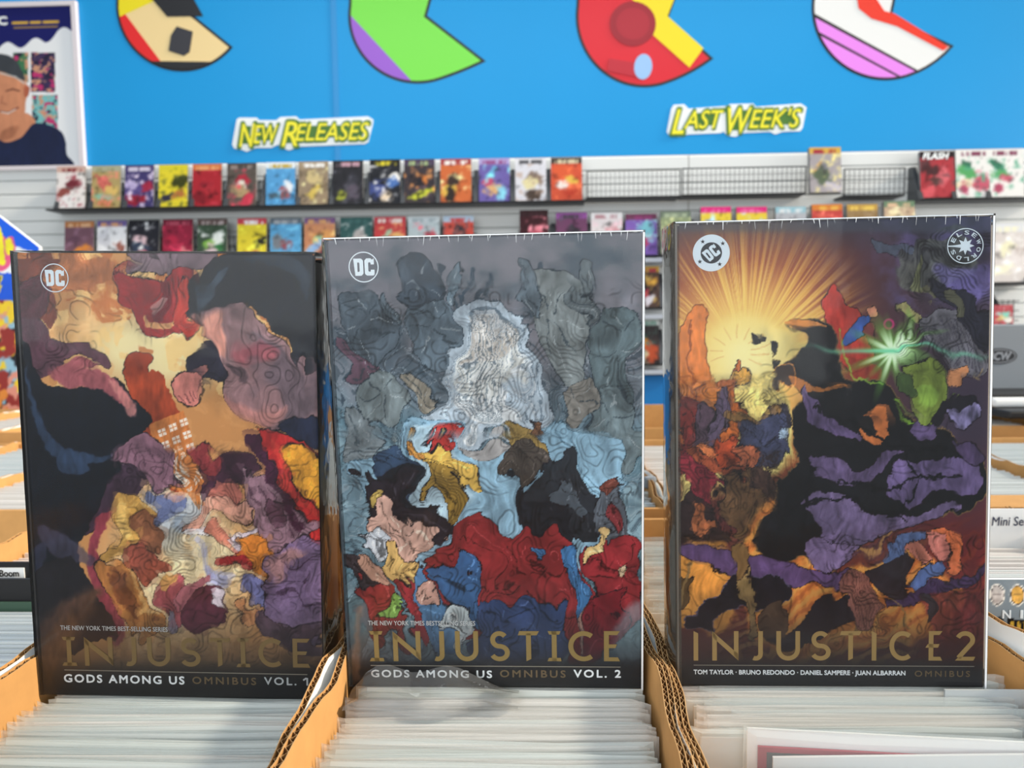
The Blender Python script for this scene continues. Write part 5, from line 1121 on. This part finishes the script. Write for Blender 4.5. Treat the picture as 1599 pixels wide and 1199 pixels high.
def sleeve_mesh(w, h, t, tab):
    m = MB(); n = 7; prof = [(-w/2, 0), (-w/2+.006, -t/2), (-w*.2, -t*.56), (w*.2, -t*.58), (w/2-.006, -t/2), (w/2, 0), (w/2-.006, t/2), (w*.2, t*.55), (-w*.2, t*.55), (-w/2+.006, t/2)]
    k = len(prof); zs_ = [h*.45, h*.8, h-.012, h-.002, h]
    for j, z in enumerate(zs_):
        sc = 1 if j < 4 else .35
        m.v += [(x*(1 if j < 3 else 1-.002), y*sc, z+(.0012*math.sin(i*1.7+tab*5) if j > 2 else 0)) for i, (x, y) in enumerate(prof)]
    for j in range(4):
        for i in range(k): m.f.append((j*k+i, j*k+(i+1) % k, (j+1)*k+(i+1) % k, (j+1)*k+i)); m.m.append(0)
    m.f.append(tuple(range(4*k, 5*k))); m.m.append(0)
    m.add([(-w/2+.004+tab*.02, t*.62, h-.030), (w/2-.006, t*.62, h-.028+tab*.01), (w/2-.005, t*.35, h-.001), (-w/2+.003+tab*.02, t*.3, h-.001)], [(0, 1, 2, 3)])
    return m
protos = []
for i in range(6):
    r = empty('bagged_comic', (0, 0, -50)); tag(r, 'x', 'comic', 'x')
    MB().box(-BW/2, BW/2, -.0006, .0004, 0, .262).build('backing_board', M_board[i], r)
    MB().box(-.084, .084, .0005, .0019, 0, .2575).build('comic_pages', M_cov[i], r)
    sleeve_mesh(.1815+.001*(i % 3), .2675, .0030, i*.13).build('sleeve', SL[i % 3], r)
    protos.append(r)
far = []
for i in range(6):
    o = MB().box(-BW/2-.004, BW/2+.004, -.0012, .0012, 0, .266, 0).build('bagged_comic', mat('sleeved_board_'+tones[i], ('E0E4E2', 'D2D8D8', 'E6E6E2', 'D8D0C8', 'DED8D4', 'C8CECF')[i], .35, .5), None, (0, 0, -50)); far.append(o)
total = 0
def place(proto, x, y, z, rot, lean, label, group):
    global total; o = copy_tree(proto); o.location = (x, y, z); o.rotation_euler = (lean, 0, rot); o['label'] = label; o['category'] = 'comic'; o['group'] = group; total += 1; return o
rs = random.Random(4)
def run(x0, x1, y0, y1, ztop, step, label, group, near=True, pal=None, jit=1.0, lean=0):
    y = y0
    while y < y1:
        k = rs.choice(pal or range(6)); xc = (x0+x1)/2+rs.uniform(-1, 1)*max(0, ((x1-x0)-.182)/2-.001)*jit
        h = .2675 if near else .266
        place((protos if near else far)[k], xc, y, ztop-h+rs.uniform(-.0022, .0006)*jit, rs.uniform(-.006, .006)*jit, lean+rs.uniform(-.006, .006), label, group)
        y += step*rs.uniform(.85, 1.15)
iA = (-.3255, -.1342); iB = (-.1237, .0683); iC = (.0812, .2965)
run(*iA, .300, .510, 1.0608, .0045, 'bagged comic packed in the left front box, one of its upright row', 'bagged comics in the left front box', pal=[0, 1, 1, 5, 3])
run(*iB, .300, .510, 1.0675, .0045, 'bagged comic packed in the middle front box, one of its upright row', 'bagged comics in the middle front box', pal=[0, 2, 3, 4, 5, 2])
run(*iC, .330, .3665, 1.0660, .0050, 'bagged comic at the very front of the right front box, before the red-bordered one', 'bagged comics before the red-bordered comic', pal=[2, 4, 2], jit=.6)
run(*iC, .4005, .505, 1.0745, .0042, 'bagged comic packed in the right front box, one of its upright row', 'bagged comics in the right front box', pal=[2, 4, 4, 3, 2])
run(*iC, .540, .790, 1.072, .011, 'bagged comic in the right front box behind the right book', 'bagged comics behind the right book', pal=[2, 4, 3], jit=1.0)
run(-.525, -.339, .40, .565, 1.074, .0055, 'bagged comic at the left edge in front of the Boom divider', 'bagged comics in front of the Boom divider', near=False, pal=[1, 5, 0, 1])
run(-.525, -.339, .66, .785, 1.072, .009, 'bagged comic at the left edge behind the Boom divider', 'bagged comics behind the Boom divider', near=False, pal=[3, 4, 2])
run(.311, .500, .60, .725, 1.077, .006, 'bagged comic at the right edge in front of the Mini Series divider', 'bagged comics in front of the Mini Series divider', near=False, pal=[0, 2, 4])
def filler(label, x0, x1, y0, y1, ztop, step, tone):
    m = MB(); y = y0
    while y < y1:
        xc = (x0+x1)/2+rs.uniform(-.004, .004); z = ztop+rs.uniform(-.003, .002); m.box(xc-.088, xc+.088, y-.0013, y+.0013, ztop-.20, z); y += step*rs.uniform(.85, 1.2)
    o = m.build('packed_comics', tone); tag(o, label, 'comics', None, 'stuff')
tn = [mat('packed_sleeve_'+h, h, .4, .4) for h in ('DCE0DE', 'CDD4D4', 'E0DCD6')]
for i, (a, b) in enumerate(row2x):
    filler('bagged comics packed in the %s' % nm2[i], a+.006, b-.006, .84 if i != 6 else .88, 1.28, 1.085, .0075, tn[i % 3])
for i, (a, b) in enumerate(row3x):
    if i in (3,): filler('a few low comics in the %s' % nm3[i], a+.006, b-.006, 1.44, 1.80, .985, .02, tn[2]); continue
    filler('bagged comics packed in the %s' % nm3[i], a+.006, b-.006, 1.44, 1.81, 1.086, .009, tn[(i+1) % 3])
filler('bagged comics packed at the front of the far left box', -.525, -.339, .12, .395, 1.07, .007, tn[1])
filler('bagged comics packed at the front of the far right box', .311, .500, .12, .50, 1.07, .007, tn[0])
# white board with a red-bordered cover, in the right front box
xl = at(1166, 1147, .392).x
r = empty('bagged_comic', (xl+.0915, .3830, .8095), (0, 0, -.085)); tag(r, 'bagged comic with a red-bordered dark cover peeking out, front of the right box', 'comic')
MB().box(-.0915, .092, .0022, .0034, 0, .2690).build('backing_board', mat('bright_board', 'EEF0F0', .5), r)
MB().box(-.0860, .085, .0000, .0016, 0, .2600).build('comic_cover', mat('dark_red_cover', 'A01C38', .5), r)
MB().box(-.0815, .085, -.0004, .0000, 0, .2572).build('cover_art', mat('dark_cover_art', '3A3036', .5), r)
MB().prism([(-.0790, 0), (.0915, 0), (.0915, .2690), (-.0790, .2566)], -.0040, -.0022).build('front_board', mat('bright_board', 'EEF0F0', .5), r)
sleeve_mesh(.188, .2705, .0100, .3).build('sleeve', SL[1], r)
# taller grey card at the right end, loose film on the middle box
o = MB().box(.243, .292, .4385, .4400, .82, 1.0775).box(.262, .290, .4300, .4312, .82, 1.0700).build('grey_divider_card', mat('grey_divider', 'BCC2C4', .5), None); tag(o, 'blank grey divider card at the right end of the right front box', 'divider')
fl = MB(); nx, ny = 14, 6
pts = {}
for j in range(ny+1):
    for i in range(nx+1):
        s, tt = i/nx, j/ny; x = -.118+.105*s; y = .450-.028*tt+.004*math.sin(s*9); z = 1.0705+.014*(1-tt)*math.sin(PI*min(1, s*1.15))**.5*(1+.3*math.sin(s*13))+.0015*math.sin(tt*9+s*5); fl.v.append((x, y, z))
for j in range(ny):
    for i in range(nx): a = j*(nx+1)+i; fl.f.append((a, a+1, a+nx+2, a+nx+1)); fl.m.append(0)
o = fl.build('loose_film', film('loose_clear_film', .05, .05, .08, bump=.6, scale=40), None, smooth=False); tag(o, 'loose crumpled clear film lying before the middle book', 'film')

# dividers with writing
def divider(label, px0, px1, ytop, Y, zlow, body, cardc, text, tx, boxed=False, slant=0):
    a = at(px0, ytop, Y); b = at(px1, ytop, Y); w = b.x-a.x; r = empty('divider_card', (a.x, Y, zlow)); tag(r, label, 'divider'); h = a.z-zlow
    MB().box(0, w, 0, .0022, 0, h).build('card', body, r)
    if boxed: MB().box(.004, w-.006, -.0012, -.0002, h-.0250, h-.0045).build('label_strip', cardc, r)
    q0 = at(tx[0], tx[3], Y); q1 = at(tx[1], tx[2], Y)
    text_mesh('lettering', text, q0.x-a.x, q1.x-a.x, q0.z-zlow, q1.z-zlow, -.0018, mat('marker_ink', '2C3450', .6) if not boxed else M_black, r, .012 if not boxed else .02, .1 if not boxed else 0)
divider('black divider with a white Boom label, in the left edge box', -95, 49, 878, .60, .86, M_black, M_whitecard, 'Boom', (2, 31, 889, 899), True)
r = empty('divider_card', (-.53, .580, .86)); tag(r, 'black divider with a rounded tab, in front of the Boom divider', 'divider')
m = MB(); z = at(20, 907, .58).z-.86
m.prism([(0, 0), (.188, 0), (.188, z-.012), (.160, z-.012), (.152, z-.004), (.142, z+.0015), (0, z+.0015)], 0, .003); m.build('card', M_black, r)
MB().box(.0, .186, -.004, -.002, 0, z-.0165).build('card_behind', mat('dark_green_card', '3E5A4A', .6), r)
divider('white divider card hand-lettered Mini Series, in the right edge box', 1500, 1640, 795, .735, .86, M_whitecard, None, 'Mini Series', (1547, 1622, 806, 820))
# comic with two pale oval heads and striped lettering in the box at the right edge
Yc = .545; a = at(1520, 905, Yc); r = empty('comic_book', (.312, Yc, .85)); tag(r, 'grey-blue comic with oval emblems and yellow striped letters, at the right edge', 'comic')
wq, hq = .185, a.z-.85
U, V = np.meshgrid(np.linspace(0, wq, 150), np.linspace(hq, hq-.11, 90)); PX, PY = nproj(np.stack([U+.312, np.full_like(U, Yc), V+.85], -1)); cv = Canvas(PX, PY)
cv.c[:] = (126, 140, 150); cv.mix(np.clip((fbm(PX/20, PY/20, 3, 4)-.5)*4, 0, 1)*.5, (160, 170, 176))
for x, c1 in ((1557, (206, 202, 200)), (1589, (216, 168, 84)), (1622, (190, 120, 90)), (1655, (200, 200, 190))):
    cv.blob((238, 238, 232), ell(x, 929, 12.5, 17), sm=0, warp=.3, vary=.02); cv.blob(c1, ell(x, 929, 9.5, 14), sm=0, warp=.2, ink=.8)
    cv.line((60, 50, 50), [(x-5, 927), (x+5, 927)], 1.0, .7, 0); cv.line((90, 60, 56), [(x-3, 937), (x+3, 937)], .9, .7, 0)
cv.mix(((PY > 966+(PX-1570)*.02)).astype(float)*np.clip((PX-1572)/2, 0, 1), (26, 24, 24)); cv.blob((34, 36, 40), [(1538, 985), (1560, 962), (1576, 990), (1580, 1010), (1540, 1005)], warp=.4)
for x in range(1580, 1700, 10): cv.mix(np.clip(2.6-np.abs(PX-x-(PY-970)*.15), 0, 1)*(PY > 970), (206, 168, 62))
grid_mesh('front_cover', np.stack([U, 0*U, V], -1), cv.c, M_attrg, r, flip=True)
MB().box(0, wq, .0005, .004, 0, hq).build('pages', M_whitecard, r)
q0 = at(1564, 964, Yc); q1 = at(1577, 952, Yc); text_mesh('lettering', 'N', q0.x-.312, q1.x-.312, q0.z-.85, q1.z-.85, -.001, M_logo, r, .04); 
q0 = at(1592, 964, Yc); q1 = at(1596, 952, Yc); text_mesh('lettering', 'I', q0.x-.312, q1.x-.312, q0.z-.85, q1.z-.85, -.001, M_logo, r, .04)

# ================================================================= right background: grey box, black tray, white tray
Yg = 1.62
a = at(1500, 508, Yg); b = at(1660, 612, Yg); r = empty('supply_box', (a.x, Yg, b.z)); tag(r, 'grey cardboard supply box with a black oval logo, right edge', 'box')
MB().box(0, b.x-a.x, 0, .14, 0, a.z-b.z).build('box_body', mat('grey_box_card', '8C9298', .6, .3, noise=.03), r, bevel=.002)
c0 = at(1560, 556, Yg); mm = MB(); cxl, czl = c0.x-a.x, c0.z-b.z
mm.add([(cxl+.037*math.cos(2*PI*i/32), -.0012, czl+.017*math.sin(2*PI*i/32)) for i in range(32)], [tuple(range(32))]); mm.build('oval_logo', mat('logo_black', '2A2C30', .5), r)
mm = MB(); ring_p = [(cxl+.033*math.cos(2*PI*i/32), czl+.0135*math.sin(2*PI*i/32)) for i in range(32)]; stroke(mm, ring_p, .0016, -.0016, closed=True); mm.build('oval_rim', mat('logo_grey', '9A9EA4', .5), r)
text_mesh('logo_lettering', 'BCW', cxl-.022, cxl+.024, czl-.008, czl+.008, -.0018, mat('logo_grey', '9A9EA4', .5), r, .05, .2)
Yt = 1.50
a = at(1520, 612, Yt); b = at(1680, 640, Yt); o = MB().box(0, b.x-a.x, 0, .30, 0, .035).box(.0, b.x-a.x, -.01, .0, .022, .035).build('black_tray', M_black, None, (a.x, Yt, b.z-.002), bevel=.002); tag(o, 'flat black tray under the grey supply box', 'tray')
a = at(1549, 622, 1.46); b = at(1650, 635, 1.46); o = MB().box(0, b.x-a.x, 0, .03, 0, a.z-b.z).build('white_label_holder', M_whitecard, None, (a.x, 1.455, b.z), bevel=.006); tag(o, 'white rounded label holder on the front of the black tray', 'label')
a = at(1566, 640, 1.42); b = at(1660, 652, 1.42); o = MB().box(0, b.x-a.x, 0, .06, 0, a.z-b.z).build('black_case', M_black, None, (a.x, 1.40, b.z), bevel=.004); tag(o, 'small black case in front of the black tray', 'case')
# small grey clip seen between the books
a = at(1005, 745, .95); o = MB().box(0, .016, 0, .01, 0, .016).build('grey_clip', mat('grey_clip', '8C949C', .4), None, (a.x+.001, .95, a.z-.016), bevel=.003); tag(o, 'small grey clip on the boxes between middle and right books', 'clip')

# ================================================================= cardboard floor display at the left edge
Yd = 1.92
pl = lambda px, py: at(px, py, Yd)
base = pl(-140, 645); r = empty('display_stand', (base.x, Yd, base.z)); tag(r, 'blue cardboard display stand with yellow letters, at the left edge', 'display')
hdr = [(-140, 250), (0, 338), (62, 386), (60, 420), (38, 645), (-140, 645)]
pp = [(pl(*p).x-base.x, pl(*p).z-base.z) for p in hdr]
MB().prism(pp, .0, .010).build('backing_card', M_whitecard, r)
wd = pl(62, 400).x-base.x; hd = pl(0, 300).z-base.z
U, V = np.meshgrid(np.linspace(0, wd, 150), np.linspace(hd, 0, 220)); PX, PY = nproj(np.stack([U+base.x, np.full_like(U, Yd), V+base.z], -1)); cv = Canvas(PX, PY)
cv.c[:] = (14, 98, 236); B = cv.blob
B((244, 248, 252), [(8, 398), (30, 384), (44, 390), (62, 396), (66, 412), (20, 470), (0, 440)], warp=.6, vary=.03)
B((236, 96, 140), [(-6, 362), (12, 372), (24, 400), (16, 420), (-8, 418)], warp=.3, vary=.05); B((250, 240, 50), [(-10, 352), (4, 356), (14, 408), (4, 412), (-10, 396)], warp=.2, vary=.04)
B((236, 96, 140), [(10, 380), (24, 370), (30, 396), (22, 404)], warp=.3, vary=.05); B((250, 240, 50), [(12, 378), (20, 372), (27, 390), (18, 398)], warp=.2, vary=.04)
B((30, 92, 220), [(-20, 425), (60, 425), (60, 520), (-20, 520)], sm=0, vary=.04); B((16, 18, 22), [(-20, 432), (4, 430), (6, 450), (0, 466), (-20, 470)], ink=2.5, ink_col=(240, 220, 60))
m = np.clip((PY-468)/2, 0, 1)*(PY < 660); n1 = fbm(PX/24, PY/30, 7, 3); cv.mix(m, (30, 28, 36)); cv.mix(m*np.clip((n1-.48)*20, 0, 1), (150, 190, 210)); cv.mix(m*np.clip((fbm(PX/26, PY/30, 27, 3)-.56)*20, 0, 1), (240, 206, 50))
cv.mix(m*np.clip((fbm(PX/22, PY/26, 17, 3)-.55)*20, 0, 1), (226, 150, 130)); cv.mix(m*np.clip((fbm(PX/24, PY/26, 37, 3)-.60)*20, 0, 1), (150, 50, 44)); cv.mix(m*np.clip((fbm(PX/20, PY/28, 47, 3)-.60)*20, 0, 1), (226, 140, 60))
# keep the print inside the card outline
G = np.stack([U, np.full_like(U, -.0006), V], -1)
xr = np.interp(V[:, 0], [0]+[q[1] for q in (pp[3], pp[2])]+[pp[1][1], pp[0][1]], [pp[4][0]-.002, pp[3][0]-.002, pp[2][0]-.002, pp[1][0]-.002, pp[0][0]]); G[..., 0] = U/wd*xr[:, None]
PX2, PY2 = nproj(G+np.array([base.x, Yd, base.z]))
ii = np.clip(((PX2-PX[0, 0])/(PX[0, -1]-PX[0, 0])*149).astype(int), 0, 149); cv.c = np.take_along_axis(cv.c, np.repeat(ii[..., None], 3, 2), 1)
grid_mesh('display_print', G, cv.c, M_attr, r, flip=True)
MB().box(-.02, wd, .010, .16, -.02, .02).build('base_tray', M_kraft, r)

for r_ in protos+far:
    for ch in list(r_.children): bpy.data.objects.remove(ch)
    bpy.data.objects.remove(r_)
print('bagged comics placed', total)
